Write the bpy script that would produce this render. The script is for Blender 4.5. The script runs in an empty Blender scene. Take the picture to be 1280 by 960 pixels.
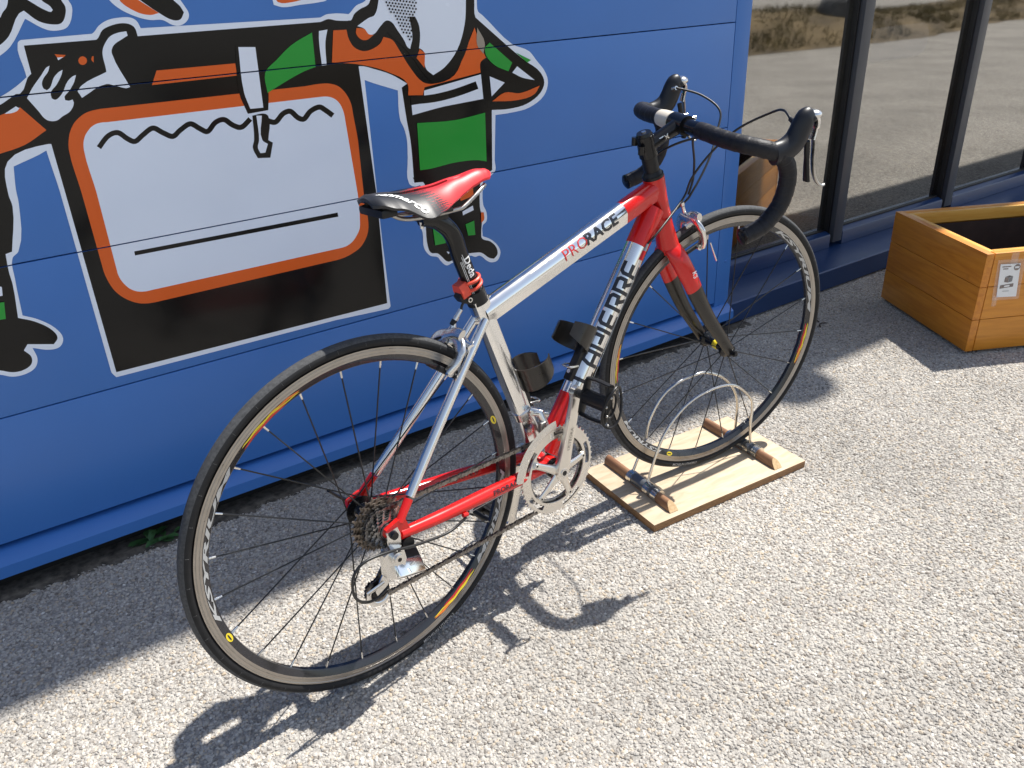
import bpy, bmesh, math, random
from mathutils import Vector as V, Matrix, Quaternion
from mathutils.geometry import tessellate_polygon
from math import sin, cos, pi, radians as rad, sqrt, atan2
random.seed(4)
SC = bpy.context.scene
COL = SC.collection
# ---------------------------------------------------------------- camera
FPX, PITCH, ROLL, YAW, CAM_H = 1015.493, 0.472629, -0.046602, 0.577326, 1.184539
WALL_Y = 1.818
cam = bpy.data.cameras.new('camera')
cam.sensor_width = 36.0
cam.lens = FPX / 1280 * 36.0
cam.clip_start, cam.clip_end = 0.02, 2000
cob = bpy.data.objects.new('camera', cam); COL.objects.link(cob)
fw = V((sin(YAW) * cos(PITCH), cos(YAW) * cos(PITCH), -sin(PITCH)))
r0 = fw.cross(V((0, 0, 1))).normalized(); u0 = r0.cross(fw)
r1 = r0 * cos(ROLL) + u0 * sin(ROLL); u1 = u0 * cos(ROLL) - r0 * sin(ROLL)
M = Matrix((r1, u1, -fw)).transposed().to_4x4(); M.translation = (0, 0, CAM_H)
cob.matrix_world = M
SC.camera = cob
# ---------------------------------------------------------------- sky, sun, exposure
SUN = V((0.553, 0.02, 1.0)).normalized()          # direction towards the sun
w = bpy.data.worlds.new('World'); SC.world = w; w.use_nodes = True
nt = w.node_tree; nt.nodes.clear()
sky = nt.nodes.new('ShaderNodeTexSky'); sky.sky_type = 'NISHITA'; sky.sun_disc = False
sky.sun_elevation = math.asin(SUN.z); sky.sun_rotation = atan2(SUN.x, SUN.y)
bg = nt.nodes.new('ShaderNodeBackground'); bg.inputs['Strength'].default_value = 0.108
wo = nt.nodes.new('ShaderNodeOutputWorld')
hs = nt.nodes.new('ShaderNodeHueSaturation'); hs.inputs['Saturation'].default_value = 0.7      # a slightly hazy summer sky
nt.links.new(sky.outputs[0], hs.inputs['Color']); nt.links.new(hs.outputs[0], bg.inputs[0]); nt.links.new(bg.outputs[0], wo.inputs[0])
sl = bpy.data.lights.new('sun', 'SUN'); sl.energy = 4.8; sl.angle = rad(0.53); sl.color = (1.0, 0.965, 0.905)
so = bpy.data.objects.new('sun', sl); COL.objects.link(so)
so.rotation_euler = (-SUN).to_track_quat('-Z', 'Y').to_euler(); so.location = (4, 1, 8)
SC.view_settings.view_transform = 'Standard'; SC.view_settings.look = 'None'
SC.view_settings.exposure = 0.74; SC.view_settings.gamma = 1.0
# ---------------- traced outlines, wall metres (x along the wall, z up)
MURAL=[(0, 'outline', 'w', [(0.1529, 1.101), (0.1592, 1.1059), (0.2793, 1.1077), (0.2947, 1.1207), (0.3123, 1.1292), (0.3353, 1.1321), (0.353, 1.131), (0.3629, 1.1249), (0.3677, 1.1113), (0.7354, 1.1072), (0.7547, 1.113), (0.8274, 1.1065), (0.8218, 0.9717), (0.8185, 0.5962), (0.8203, 0.4197), (0.8126, 0.4139), (0.6692, 0.4212), (0.1533, 0.4251), (0.1466, 0.4395), (0.1504, 0.8316), (0.1481, 0.912), (0.1513, 1.0525)]), (0, 'outline', 'w', [(0.7334, 1.0946), (0.7354, 1.1072), (0.7547, 1.113), (0.7705, 1.109), (0.7986, 1.1083), (0.8224, 1.1259), (0.8446, 1.1338), (0.8562, 1.1478), (0.8801, 1.1973), (1.1269, 1.1888), (1.1344, 1.1206), (1.1361, 1.0961), (1.1476, 1.0872), (1.2302, 1.0166), (1.283, 0.9948), (1.3041, 0.9722), (1.3327, 0.9393), (1.3401, 0.914), (1.3271, 0.8842), (1.2776, 0.8585), (1.2219, 0.8526), (1.1715, 0.8525), (1.1624, 0.7405), (1.1631, 0.7145), (1.1466, 0.7008), (1.146, 0.7015), (1.1238, 0.6993), (1.1191, 0.6308), (1.1281, 0.6089), (1.1265, 0.5848), (1.1139, 0.5749), (1.1119, 0.5464), (1.1398, 0.5302), (1.1605, 0.5068), (1.1659, 0.4885), (1.1558, 0.4692), (1.1359, 0.4672), (1.1216, 0.4747), (1.0987, 0.4946), (1.0843, 0.4944), (1.0704, 0.5008), (1.0111, 0.493), (0.9947, 0.4905), (0.9779, 0.5067), (0.97, 0.5187), (0.9483, 0.5275), (0.9329, 0.5511), (0.9327, 0.5909), (0.9283, 0.6114), (0.939, 0.7127), (0.922, 0.7118), (0.9083, 0.7215), (0.9111, 0.7832), (0.9138, 0.8257), (0.909, 0.8544), (0.9012, 0.8739), (0.9027, 0.9406), (0.8218, 0.9717), (0.8022, 0.9822)]), (0, 'outline', 'w', [(-0.0086, 0.9873), (0.0997, 1.0146), (0.13, 1.0294), (0.1624, 1.0512), (0.198, 1.0337), (0.1682, 0.9238), (0.1482, 0.9117), (0.0865, 0.891), (0.0784, 0.8497), (0.0755, 0.8214), (0.0494, 0.7325), (0.0366, 0.7226), (0.029, 0.6807), (0.021, 0.6059), (0.0442, 0.5915), (0.0694, 0.5653), (0.0778, 0.5404), (0.0675, 0.5235), (0.0483, 0.5222), (0.0192, 0.5347), (0.0212, 0.5086), (0.0118, 0.4915), (-0.0089, 0.4835), (-0.0314, 0.4849), (-0.0509, 0.4956), (-0.1517, 0.5275)]), (0, 'black_shape', 'k', [(0.1616, 1.0963), (0.2842, 1.0969), (0.2991, 1.1128), (0.3189, 1.1201), (0.3371, 1.1221), (0.3501, 1.1191), (0.3567, 1.1132), (0.3589, 1.0976), (0.4007, 1.0978), (0.734, 1.0985), (0.7532, 1.1031), (0.7712, 1.0991), (0.8086, 1.0961), (0.8114, 0.9856), (0.8179, 0.7088), (0.8119, 0.43), (0.1562, 0.4365), (0.159, 0.8301), (0.1594, 0.9221), (0.1604, 1.0486)]), (0, 'black_shape', 'k', [(-0.0127, 0.974), (0.0958, 1.0011), (0.114, 1.0102), (0.1263, 1.0165), (0.1329, 1.0165), (0.1604, 1.0486), (0.1956, 1.0452), (0.1621, 0.9217), (0.1532, 0.9229), (0.0793, 0.9012), (0.0637, 0.8427), (0.064, 0.8187), (0.0391, 0.7347), (0.0272, 0.7322), (0.0229, 0.6976), (0.0221, 0.6719), (0.0121, 0.6028), (0.0385, 0.5876), (0.0636, 0.5613), (0.0681, 0.5432), (0.058, 0.5319), (0.0428, 0.5363), (0.0129, 0.5449), (0.003, 0.5338), (0.012, 0.5171), (0.0076, 0.5013), (-0.0109, 0.4928), (-0.0287, 0.4943), (-0.0483, 0.5044), (-0.1488, 0.537)]), (0, 'black_shape', 'k', [(0.7993, 1.0973), (0.8052, 1.0969), (0.8153, 1.1093), (0.8309, 1.1184), (0.8513, 1.1263), (0.8574, 1.135), (0.8762, 1.1974), (1.1225, 1.189), (1.1274, 1.121), (1.1281, 1.0829), (1.2222, 1.0085), (1.2666, 0.9755), (1.3166, 0.9408), (1.328, 0.9152), (1.3151, 0.8917), (1.27, 0.8687), (1.2146, 0.8627), (1.161, 0.866), (1.153, 0.7161), (1.1395, 0.7117), (1.1117, 0.7019), (0.9223, 0.7217), (0.9232, 0.8244), (0.9184, 0.8717), (0.9135, 0.9459), (0.9289, 0.9533), (0.8898, 0.977), (0.8485, 0.9928), (0.8149, 1.0022), (0.7847, 0.9966)]), (0, 'black_shape', 'k', [(0.9202, 0.7344), (0.925, 0.7206), (0.9443, 0.723), (0.9516, 0.7106), (0.9436, 0.6123), (0.9442, 0.5527), (0.9513, 0.535), (0.9709, 0.5287), (0.9792, 0.5208), (1.0001, 0.4996), (1.0141, 0.5007), (1.0662, 0.508), (1.0851, 0.506), (1.104, 0.5019), (1.1294, 0.4815), (1.1438, 0.4762), (1.1558, 0.4864), (1.1531, 0.5063), (1.1348, 0.527), (1.1091, 0.5407), (1.1078, 0.5555), (1.1129, 0.5955), (1.1082, 0.6288), (1.1137, 0.7068), (1.1102, 0.7228)]), (0, 'sleeve', 'o', [(-0.0168, 0.9607), (0.0907, 0.9834), (0.1263, 0.9933), (0.1582, 0.9482), (0.1155, 0.9268), (0.0714, 0.917), (-0.0358, 0.9)]), (0, 'cuff', 'w', [(0.0983, 0.985), (0.1198, 0.9957), (0.1248, 0.9918), (0.1206, 0.9879), (0.1094, 0.9848)]), (0, 'hand', 'w', [(0.1417, 1.0076), (0.1559, 1.0248), (0.176, 1.0446), (0.1877, 1.0566), (0.1937, 1.0593), (0.189, 1.05), (0.1773, 1.038), (0.1729, 1.0296), (0.1736, 1.0207), (0.1781, 1.0176), (0.1845, 1.0218), (0.1954, 1.0384), (0.2063, 1.0472), (0.2135, 1.0503), (0.209, 1.0415), (0.196, 1.0251), (0.1832, 1.0131), (0.182, 1.0032), (0.187, 0.9997), (0.1943, 1.0029), (0.203, 1.0109), (0.2166, 1.0296), (0.2297, 1.0384), (0.2336, 1.0391), (0.2266, 1.0264), (0.2141, 1.012), (0.2041, 1.003), (0.2037, 0.9974), (0.2097, 0.9956), (0.2166, 0.997), (0.2173, 0.9913), (0.2068, 0.9765), (0.1918, 0.9692), (0.1792, 0.9627), (0.1639, 0.9658), (0.1533, 0.9851)]), (0, 'wrench', 'w', [(0.2289, 1.0104), (0.2379, 1.0196), (0.2875, 1.0396), (0.2881, 1.0463), (0.2884, 1.0697), (0.2906, 1.0784), (0.298, 1.0899), (0.3097, 1.1011), (0.3244, 1.1062), (0.3406, 1.1077), (0.3409, 1.1), (0.3307, 1.0952), (0.3125, 1.0855), (0.3064, 1.0771), (0.3054, 1.0705), (0.3233, 1.0085), (0.316, 1.007), (0.3053, 1.0104), (0.2969, 1.0136), (0.2821, 1.0181), (0.2334, 0.9981)]), (0, 'orange_patch', 'o', [(0.2072, 1.0781), (0.2255, 1.075), (0.219, 1.0708), (0.2105, 1.0709)]), (0, 'white_patch', 'w', [(0.2098, 1.072), (0.2203, 1.0718), (0.2106, 1.0672)]), (0, 'orange_patch', 'o', [(0.2589, 1.0623), (0.2569, 1.0586), (0.2535, 1.0561), (0.2495, 1.0554), (0.246, 1.0567), (0.244, 1.0597), (0.244, 1.0636), (0.2459, 1.0672), (0.2494, 1.0698), (0.2534, 1.0705), (0.2568, 1.0691), (0.2589, 1.0662)]), (0, 'orange_patch', 'o', [(0.2694, 1.0691), (0.2722, 1.0689), (0.2695, 1.058), (0.2667, 1.0627)]), (0, 'orange_bar', 'o', [(0.3787, 1.0335), (0.536, 1.0329), (0.535, 1.0091), (0.3642, 1.0078)]), (0, 'plate_border', 'o', [(0.1872, 0.8252), (0.1862, 0.907), (0.1896, 0.9224), (0.1959, 0.938), (0.2071, 0.9537), (0.218, 0.9627), (0.2341, 0.971), (0.2599, 0.9748), (0.6768, 0.9732), (0.7122, 0.9747), (0.7368, 0.9726), (0.7567, 0.9646), (0.7718, 0.9476), (0.7812, 0.924), (0.7828, 0.901), (0.7868, 0.8432), (0.7845, 0.7065), (0.7872, 0.648), (0.7829, 0.6238), (0.7729, 0.6057), (0.758, 0.5905), (0.7408, 0.582), (0.7175, 0.5749), (0.6919, 0.5724), (0.269, 0.5712), (0.2514, 0.5729), (0.2345, 0.5781), (0.2204, 0.5872), (0.2086, 0.5983), (0.198, 0.6136), (0.1918, 0.63), (0.1868, 0.6587)]), (0, 'number_plate', 'p', [(0.2137, 0.8206), (0.2121, 0.9032), (0.2151, 0.9173), (0.2206, 0.9287), (0.2276, 0.9368), (0.2361, 0.944), (0.2463, 0.9484), (0.2564, 0.9497), (0.2671, 0.9491), (0.7101, 0.9475), (0.7252, 0.9465), (0.7369, 0.943), (0.7467, 0.9366), (0.7541, 0.9271), (0.759, 0.9144), (0.7612, 0.9022), (0.7692, 0.7173), (0.7661, 0.657), (0.7621, 0.636), (0.7514, 0.6202), (0.7392, 0.6086), (0.7223, 0.6011), (0.696, 0.5997), (0.2703, 0.5996), (0.2544, 0.5997), (0.2405, 0.6031), (0.2279, 0.6116), (0.2195, 0.6234), (0.214, 0.6365), (0.2116, 0.6501)]), (0, 'wavy_line', 'k', [(0.2427, 0.9008), (0.2465, 0.9045), (0.2518, 0.9098), (0.2576, 0.9151), (0.2626, 0.9188), (0.2669, 0.9209), (0.2712, 0.9224), (0.2751, 0.923), (0.2782, 0.9227), (0.2811, 0.921), (0.2845, 0.9175), (0.2882, 0.9131), (0.292, 0.9094), (0.2955, 0.9066), (0.2988, 0.9041), (0.303, 0.9021), (0.3083, 0.9017), (0.3138, 0.9035), (0.3185, 0.9065), (0.3228, 0.9096), (0.3272, 0.9124), (0.3324, 0.9155), (0.338, 0.919), (0.3429, 0.9215), (0.3463, 0.9224), (0.3488, 0.9216), (0.3521, 0.9191), (0.3561, 0.9155), (0.3605, 0.9121), (0.3649, 0.9091), (0.3695, 0.9058), (0.3747, 0.9028), (0.381, 0.9014), (0.3875, 0.903), (0.3926, 0.9063), (0.3968, 0.9096), (0.4011, 0.9123), (0.4063, 0.9152), (0.4119, 0.9183), (0.4168, 0.9205), (0.4202, 0.9212), (0.423, 0.9201), (0.4268, 0.9171), (0.431, 0.9132), (0.4353, 0.9098), (0.439, 0.9071), (0.4426, 0.9043), (0.4475, 0.902), (0.4542, 0.9021), (0.4604, 0.9056), (0.4657, 0.9104), (0.4703, 0.915), (0.4743, 0.918), (0.4782, 0.9196), (0.4823, 0.9209), (0.486, 0.9214), (0.4888, 0.9211), (0.4915, 0.9196), (0.4948, 0.9163), (0.4988, 0.9121), (0.5034, 0.9085), (0.5079, 0.9057), (0.5127, 0.903), (0.5185, 0.9011), (0.5255, 0.9012), (0.5328, 0.9043), (0.5397, 0.909), (0.5456, 0.9136), (0.5496, 0.9166), (0.5428, 0.9247), (0.5388, 0.9216), (0.5331, 0.9173), (0.5274, 0.9133), (0.5233, 0.9115), (0.5209, 0.9116), (0.5178, 0.9127), (0.5141, 0.9147), (0.5103, 0.917), (0.5067, 0.9199), (0.503, 0.9238), (0.4986, 0.9279), (0.4929, 0.9309), (0.4866, 0.9317), (0.4806, 0.931), (0.4749, 0.9293), (0.4691, 0.9267), (0.4634, 0.9225), (0.4583, 0.9175), (0.4541, 0.9135), (0.4516, 0.9119), (0.4507, 0.9121), (0.4489, 0.9131), (0.4459, 0.9155), (0.4423, 0.9181), (0.4384, 0.9211), (0.4341, 0.9251), (0.4287, 0.9291), (0.4219, 0.9313), (0.4145, 0.9302), (0.4078, 0.9273), (0.4018, 0.9239), (0.3963, 0.9209), (0.3913, 0.9177), (0.387, 0.9143), (0.3838, 0.9122), (0.3818, 0.9115), (0.3793, 0.9122), (0.3757, 0.9144), (0.3714, 0.9175), (0.3671, 0.9204), (0.3631, 0.9234), (0.359, 0.9271), (0.354, 0.9306), (0.3474, 0.9323), (0.3402, 0.9308), (0.3337, 0.9275), (0.3279, 0.9239), (0.3226, 0.9207), (0.3178, 0.9176), (0.3135, 0.9145), (0.3101, 0.9123), (0.308, 0.9115), (0.3066, 0.9117), (0.3046, 0.9127), (0.302, 0.9147), (0.299, 0.9171), (0.2957, 0.9203), (0.292, 0.9246), (0.2876, 0.929), (0.2821, 0.932), (0.276, 0.9327), (0.2701, 0.9319), (0.2642, 0.9298), (0.2583, 0.9269), (0.2521, 0.9223), (0.2458, 0.9165), (0.2403, 0.9111), (0.2365, 0.9074)]), (0, 'wavy_line', 'k', [(0.5779, 0.9091), (0.5811, 0.9074), (0.586, 0.9048), (0.5925, 0.9023), (0.6004, 0.902), (0.6075, 0.9055), (0.6131, 0.9103), (0.6179, 0.9148), (0.6219, 0.9177), (0.6256, 0.9193), (0.6291, 0.9204), (0.632, 0.9207), (0.6339, 0.9204), (0.6362, 0.9188), (0.6393, 0.915), (0.643, 0.9103), (0.6472, 0.9062), (0.6514, 0.9034), (0.6556, 0.9012), (0.661, 0.9), (0.6673, 0.9009), (0.6729, 0.9042), (0.6775, 0.9085), (0.6815, 0.9126), (0.6853, 0.9154), (0.6898, 0.9174), (0.695, 0.9194), (0.6999, 0.9206), (0.7034, 0.921), (0.7053, 0.9205), (0.7072, 0.9193), (0.7099, 0.9171), (0.7133, 0.9143), (0.7174, 0.911), (0.7219, 0.907), (0.726, 0.9033), (0.729, 0.9006), (0.7378, 0.9086), (0.7349, 0.9112), (0.7306, 0.915), (0.7259, 0.9191), (0.7216, 0.9226), (0.7182, 0.9253), (0.7148, 0.9281), (0.7102, 0.9307), (0.7042, 0.932), (0.6977, 0.9314), (0.6912, 0.9298), (0.6849, 0.9274), (0.6788, 0.9245), (0.6733, 0.9205), (0.6687, 0.916), (0.6651, 0.9125), (0.6629, 0.911), (0.6619, 0.911), (0.6604, 0.9114), (0.658, 0.9127), (0.6553, 0.9145), (0.6524, 0.9173), (0.6489, 0.9217), (0.6447, 0.9265), (0.6392, 0.9303), (0.6328, 0.9315), (0.6269, 0.9309), (0.6214, 0.9292), (0.6159, 0.9268), (0.6103, 0.9228), (0.6051, 0.9179), (0.6007, 0.9141), (0.598, 0.9125), (0.5956, 0.9128), (0.5914, 0.9145), (0.587, 0.9168), (0.5837, 0.9185)]), (0, 'plate_line', 'k', [(0.2533, 0.6803), (0.7126, 0.676), (0.7121, 0.6859), (0.2539, 0.6891)]), (0, 'screwdriver_edge', 'k', [(0.5429, 1.0675), (0.5896, 1.0638), (0.5957, 0.9739), (0.5883, 0.9337), (0.5428, 0.9314), (0.5326, 0.9756)]), (0, 'screwdriver_handle', 'w', [(0.5483, 1.0632), (0.5836, 1.0604), (0.5784, 0.94), (0.5501, 0.9408), (0.5431, 0.9745)]), (0, 'screwdriver_edge', 'k', [(0.5517, 0.9267), (0.5804, 0.9269), (0.586, 0.921), (0.577, 0.872), (0.586, 0.8654), (0.5747, 0.8347), (0.547, 0.8377), (0.5403, 0.8612), (0.546, 0.8763)]), (0, 'screwdriver_shank', 'w', [(0.5603, 0.9257), (0.5721, 0.9242), (0.5639, 0.8738), (0.5745, 0.8644), (0.5656, 0.8468), (0.5545, 0.8474), (0.5512, 0.8596), (0.5568, 0.8748)]), (0, 'sleeve', 'g', [(0.5951, 1.0087), (0.6238, 1.0316), (0.6623, 1.0585), (0.7118, 1.0794), (0.7088, 1.0102), (0.6819, 1.0037), (0.6528, 0.9934), (0.5929, 0.9685)]), (0, 'cuff', 'w', [(0.7278, 1.0811), (0.7477, 1.0827), (0.7392, 1.0582), (0.7348, 1.0116), (0.7238, 1.0115), (0.725, 1.0633)]), (0, 'tunic', 'o', [(0.7608, 1.08), (0.7919, 1.0794), (0.7942, 1.0622), (0.8049, 1.0428), (0.8269, 1.0327), (0.8491, 1.0355), (0.8704, 1.046), (0.8796, 1.0583), (0.9013, 1.05), (0.9143, 1.0303), (0.9406, 0.9864), (0.9701, 0.9525), (0.9978, 0.9457), (1.0581, 0.9596), (1.0904, 1.0078), (1.1229, 1.0611), (1.1349, 1.027), (1.1506, 0.9913), (1.1345, 0.9815), (1.1328, 0.9583), (0.9732, 0.9404), (0.967, 0.9233), (0.928, 0.9271), (0.929, 0.9527), (0.8848, 0.9818), (0.8189, 1.0044), (0.748, 1.0158)]), (0, 'black_shape', 'k', [(0.8894, 1.0666), (0.9414, 1.0174), (0.976, 0.9676), (0.9976, 0.9457), (1.0298, 0.9567), (1.0666, 0.9759), (1.09, 1.0022), (1.1115, 1.0509), (1.1239, 1.1211), (1.0996, 1.1224), (1.063, 1.0157), (0.9998, 0.9681), (0.9595, 1.0023), (0.9324, 1.053)]), (0, 'beard', 'w', [(0.8897, 1.1969), (0.8768, 1.134), (0.8631, 1.1043), (0.8477, 1.0993), (0.8186, 1.0849), (0.8351, 1.0781), (0.8434, 1.0668), (0.855, 1.0651), (0.8749, 1.0811), (0.8912, 1.0914), (0.9034, 1.0875), (0.9159, 1.07), (0.9316, 1.046), (0.9379, 1.0322), (0.9523, 1.0255), (0.9663, 1.0279), (0.981, 1.0162), (0.9789, 0.9962), (0.9817, 0.9809), (0.9997, 0.9652), (1.032, 0.9798), (1.0699, 1.0151), (1.0953, 1.069), (1.1031, 1.1222), (1.105, 1.1896)]), (0, 'tunic', 'o', [(0.8161, 1.081), (0.835, 1.0777), (0.8434, 1.0668), (0.8553, 1.0639), (0.8368, 1.0549), (0.8226, 1.058), (0.8135, 1.071)]), (0, 'tunic', 'o', [(0.9687, 1.0255), (0.9823, 1.0157), (0.9776, 0.983), (0.9587, 1.0067)]), (0, 'beard_line', 'k', [(0.9489, 1.0961), (0.9643, 1.0951), (0.9717, 1.0789), (0.9736, 1.0596), (0.9698, 1.0362), (0.9602, 1.0088), (0.953, 1.0028), (0.9409, 1.0126), (0.9456, 1.0317), (0.9522, 1.0483), (0.9524, 1.0696)]), (0, 'belt', 'w', [(0.9711, 0.9332), (1.1333, 0.9542), (1.1366, 0.896), (1.0238, 0.891), (0.9343, 0.8813), (0.9341, 0.9042), (0.9681, 0.9049)]), (0, 'belt_line', 'k', [(0.9334, 0.9055), (0.9989, 0.9039), (1.0572, 0.9093), (1.1238, 0.9211), (1.1173, 0.9394), (1.0521, 0.9276), (0.9969, 0.9223), (0.9331, 0.9236)]), (0, 'shorts', 'g', [(0.9444, 0.8615), (1.0492, 0.8554), (1.1396, 0.8624), (1.136, 0.7413), (1.1074, 0.7488), (1.0403, 0.7527), (0.9675, 0.7484), (0.9408, 0.7496)]), (0, 'sleeve', 'g', [(1.1484, 1.0144), (1.1637, 1.0246), (1.228, 0.973), (1.2155, 0.9534), (1.1751, 0.9718), (1.1509, 0.9971)]), (0, 'sleeve_spot', 'g', [(1.2405, 0.9954), (1.2861, 0.9738), (1.2741, 0.9689)]), (0, 'arm_patch', 'w', [(1.1586, 0.947), (1.2027, 0.9278), (1.1615, 0.8992)]), (0, 'arm_patch', 'w', [(1.2268, 0.9494), (1.2428, 0.9628), (1.2961, 0.9245), (1.257, 0.9345)]), (0, 'forearm', 'o', [(1.1623, 0.8871), (1.2013, 0.9039), (1.2476, 0.8977), (1.3116, 0.9094), (1.2949, 0.8908), (1.239, 0.8815)]), (0, 'arm_patch', 't', [(1.13, 1.0607), (1.1492, 1.0257), (1.1438, 1.0005), (1.1272, 1.0218)]), (0, 'leg_patch', 'o', [(1.046, 0.687), (1.0901, 0.699), (1.0895, 0.66), (1.05, 0.6532)]), (0, 'leg_patch', 'o', [(1.015, 0.6653), (1.0248, 0.6752), (1.026, 0.6633)]), (0, 'leg_patch', 'w', [(1.0531, 0.6249), (1.0853, 0.6349), (1.0876, 0.6225), (1.0537, 0.6149)]), (0, 'leg_patch', 'g', [(1.0595, 0.5896), (1.0869, 0.5944), (1.0873, 0.5555), (1.0654, 0.5579)]), (0, 'leg_patch', 'g', [(0.9619, 0.5969), (0.994, 0.5825), (0.9957, 0.5519), (0.9642, 0.5525)]), (0, 'leg_patch', 'o', [(1.1094, 0.6124), (1.1178, 0.6109), (1.1173, 0.5906), (1.1083, 0.5842)]), (0, 'leg_patch', 'w', [(0.996, 0.5294), (1.007, 0.525), (1.0011, 0.5209)]), (0, 'leg_patch', 'g', [(-0.0353, 0.6444), (-0.0017, 0.6409), (-0.0087, 0.607), (-0.0454, 0.61)]), (0, 'leg_patch', 'w', [(-0.0239, 0.683), (0.003, 0.6716), (-0.0007, 0.6541), (-0.0316, 0.6568)]), (1, 'outline', 'w', [(0.0744, 1.0628), (0.1195, 1.0829), (0.1393, 1.0959), (0.1759, 1.14), (0.2069, 1.1192), (0.2252, 1.1173), (0.2412, 1.1221), (0.256, 1.1476), (0.2571, 1.158), (0.2541, 1.1664), (0.2564, 1.1869), (0.1133, 1.1934)]), (1, 'black_shape', 'k', [(0.0792, 1.0791), (0.1246, 1.1002), (0.1423, 1.1134), (0.1683, 1.1486), (0.1776, 1.1532), (0.1967, 1.1345), (0.2176, 1.1279), (0.2325, 1.129), (0.2445, 1.1461), (0.2462, 1.1565), (0.2427, 1.167), (0.245, 1.1834), (0.1146, 1.1914)]), (1, 'white_patch', 'w', [(0.1883, 1.1699), (0.2136, 1.1511), (0.2211, 1.1486), (0.2244, 1.1515), (0.2216, 1.1578), (0.2102, 1.1687), (0.2075, 1.1811), (0.1897, 1.1819)]), (1, 'white_patch', 'w', [(0.1374, 1.1444), (0.1436, 1.1521), (0.1516, 1.1597), (0.1574, 1.1715), (0.1571, 1.1855), (0.1215, 1.1891), (0.1035, 1.1284)]), (2, 'outline', 'w', [(0.3218, 1.1671), (0.3351, 1.1494), (0.3625, 1.1326), (0.3882, 1.1244), (0.4112, 1.1229), (0.4279, 1.1129), (0.4419, 1.1111), (0.4584, 1.1199), (0.4632, 1.1309), (0.4571, 1.147), (0.4505, 1.1606), (0.4483, 1.1827), (0.3227, 1.1881)]), (2, 'orange_patch', 'o', [(0.3392, 1.1663), (0.3646, 1.1412), (0.3902, 1.1331), (0.4071, 1.1356), (0.372, 1.1625), (0.3749, 1.1842), (0.344, 1.1855)]), (2, 'black_shape', 'k', [(0.3725, 1.1646), (0.4076, 1.1356), (0.4299, 1.1218), (0.4443, 1.1217), (0.4542, 1.1337), (0.4495, 1.1452), (0.4383, 1.159), (0.4386, 1.1813), (0.3758, 1.1841)]), (3, 'outline', 'w', [(0.6349, 1.169), (0.6377, 1.1374), (0.6557, 1.1319), (0.6948, 1.1343), (0.7402, 1.1372), (0.7553, 1.1403), (0.7661, 1.163)]), (3, 'orange_patch', 'o', [(0.6442, 1.1641), (0.6444, 1.1461), (0.6471, 1.1422), (0.6799, 1.1405), (0.698, 1.1433), (0.7046, 1.1613)])]
DOTS=[(0.8884, 1.1423), (0.8915, 1.1358), (0.896, 1.1411), (0.8991, 1.1346), (0.8944, 1.1286), (0.8975, 1.1221), (0.9036, 1.1399), (0.9067, 1.1334), (0.902, 1.1273), (0.9051, 1.1208), (0.9005, 1.1147), (0.9036, 1.1081), (0.9112, 1.1387), (0.9143, 1.1322), (0.9097, 1.1261), (0.9128, 1.1196), (0.9081, 1.1134), (0.9113, 1.1069), (0.9189, 1.1375), (0.922, 1.131), (0.9174, 1.1249), (0.9205, 1.1183), (0.9158, 1.1122), (0.919, 1.1056), (0.9143, 1.0994), (0.9175, 1.0928), (0.9266, 1.1363), (0.9297, 1.1298), (0.9251, 1.1236), (0.9283, 1.1171), (0.9236, 1.1109), (0.9268, 1.1043), (0.9221, 1.0981), (0.9253, 1.0914), (0.9205, 1.0852), (0.9237, 1.0785), (0.9343, 1.1351), (0.9375, 1.1286), (0.9328, 1.1224), (0.936, 1.1158), (0.9313, 1.1096), (0.9346, 1.103), (0.9299, 1.0968), (0.9331, 1.0901), (0.9284, 1.0839), (0.9316, 1.0772), (0.9268, 1.0709), (0.9301, 1.0641), (0.9421, 1.1339), (0.9453, 1.1273), (0.9406, 1.1212), (0.9438, 1.1145), (0.9392, 1.1084), (0.9424, 1.1017), (0.9377, 1.0955), (0.9409, 1.0888), (0.9362, 1.0825), (0.9394, 1.0758), (0.9347, 1.0695), (0.938, 1.0627), (0.9499, 1.1327), (0.9531, 1.1261), (0.9484, 1.1199), (0.9517, 1.1133), (0.947, 1.1071), (0.9503, 1.1004), (0.9455, 1.0942), (0.9488, 1.0874), (0.9441, 1.0812), (0.9474, 1.0744), (0.9426, 1.0681), (0.9459, 1.0613), (0.9411, 1.055), (0.9444, 1.0481), (0.9577, 1.1314), (0.961, 1.1248), (0.9563, 1.1186), (0.9596, 1.112), (0.9549, 1.1058), (0.9582, 1.0991), (0.9534, 1.0928), (0.9567, 1.0861), (0.952, 1.0798), (0.9553, 1.073), (0.9505, 1.0667), (0.9491, 1.0536), (0.9656, 1.1302), (0.9689, 1.1236), (0.9642, 1.1174), (0.9675, 1.1107), (0.9628, 1.1045), (0.9614, 1.0915)]
HOOP_NEAR=[(0.7681, -0.03, 0.0618), (0.7788, -0.03, 0.1213), (0.8011, -0.03, 0.1734), (0.8392, -0.03, 0.2196), (0.8866, -0.03, 0.2473), (0.9487, -0.03, 0.2585), (1.0071, -0.03, 0.2498), (1.0571, -0.03, 0.2112), (1.0809, -0.03, 0.173), (1.0831, -0.03, 0.106), (1.0785, -0.03, 0.0407)]
HOOP_FAR=[(0.781, 0.03, 0.0458), (0.7895, 0.03, 0.1249), (0.8009, 0.03, 0.1809), (0.8343, 0.03, 0.237), (0.8835, 0.03, 0.2649), (0.9474, 0.03, 0.2719), (0.9787, 0.03, 0.265), (1.0262, 0.03, 0.2398), (1.0681, 0.03, 0.196), (1.0893, 0.03, 0.1412), (1.0944, 0.03, 0.0632)]
BAR_L=[(1.1814, 1.3592, 0.045), (1.1635, 1.1187, 0.045)]
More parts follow.
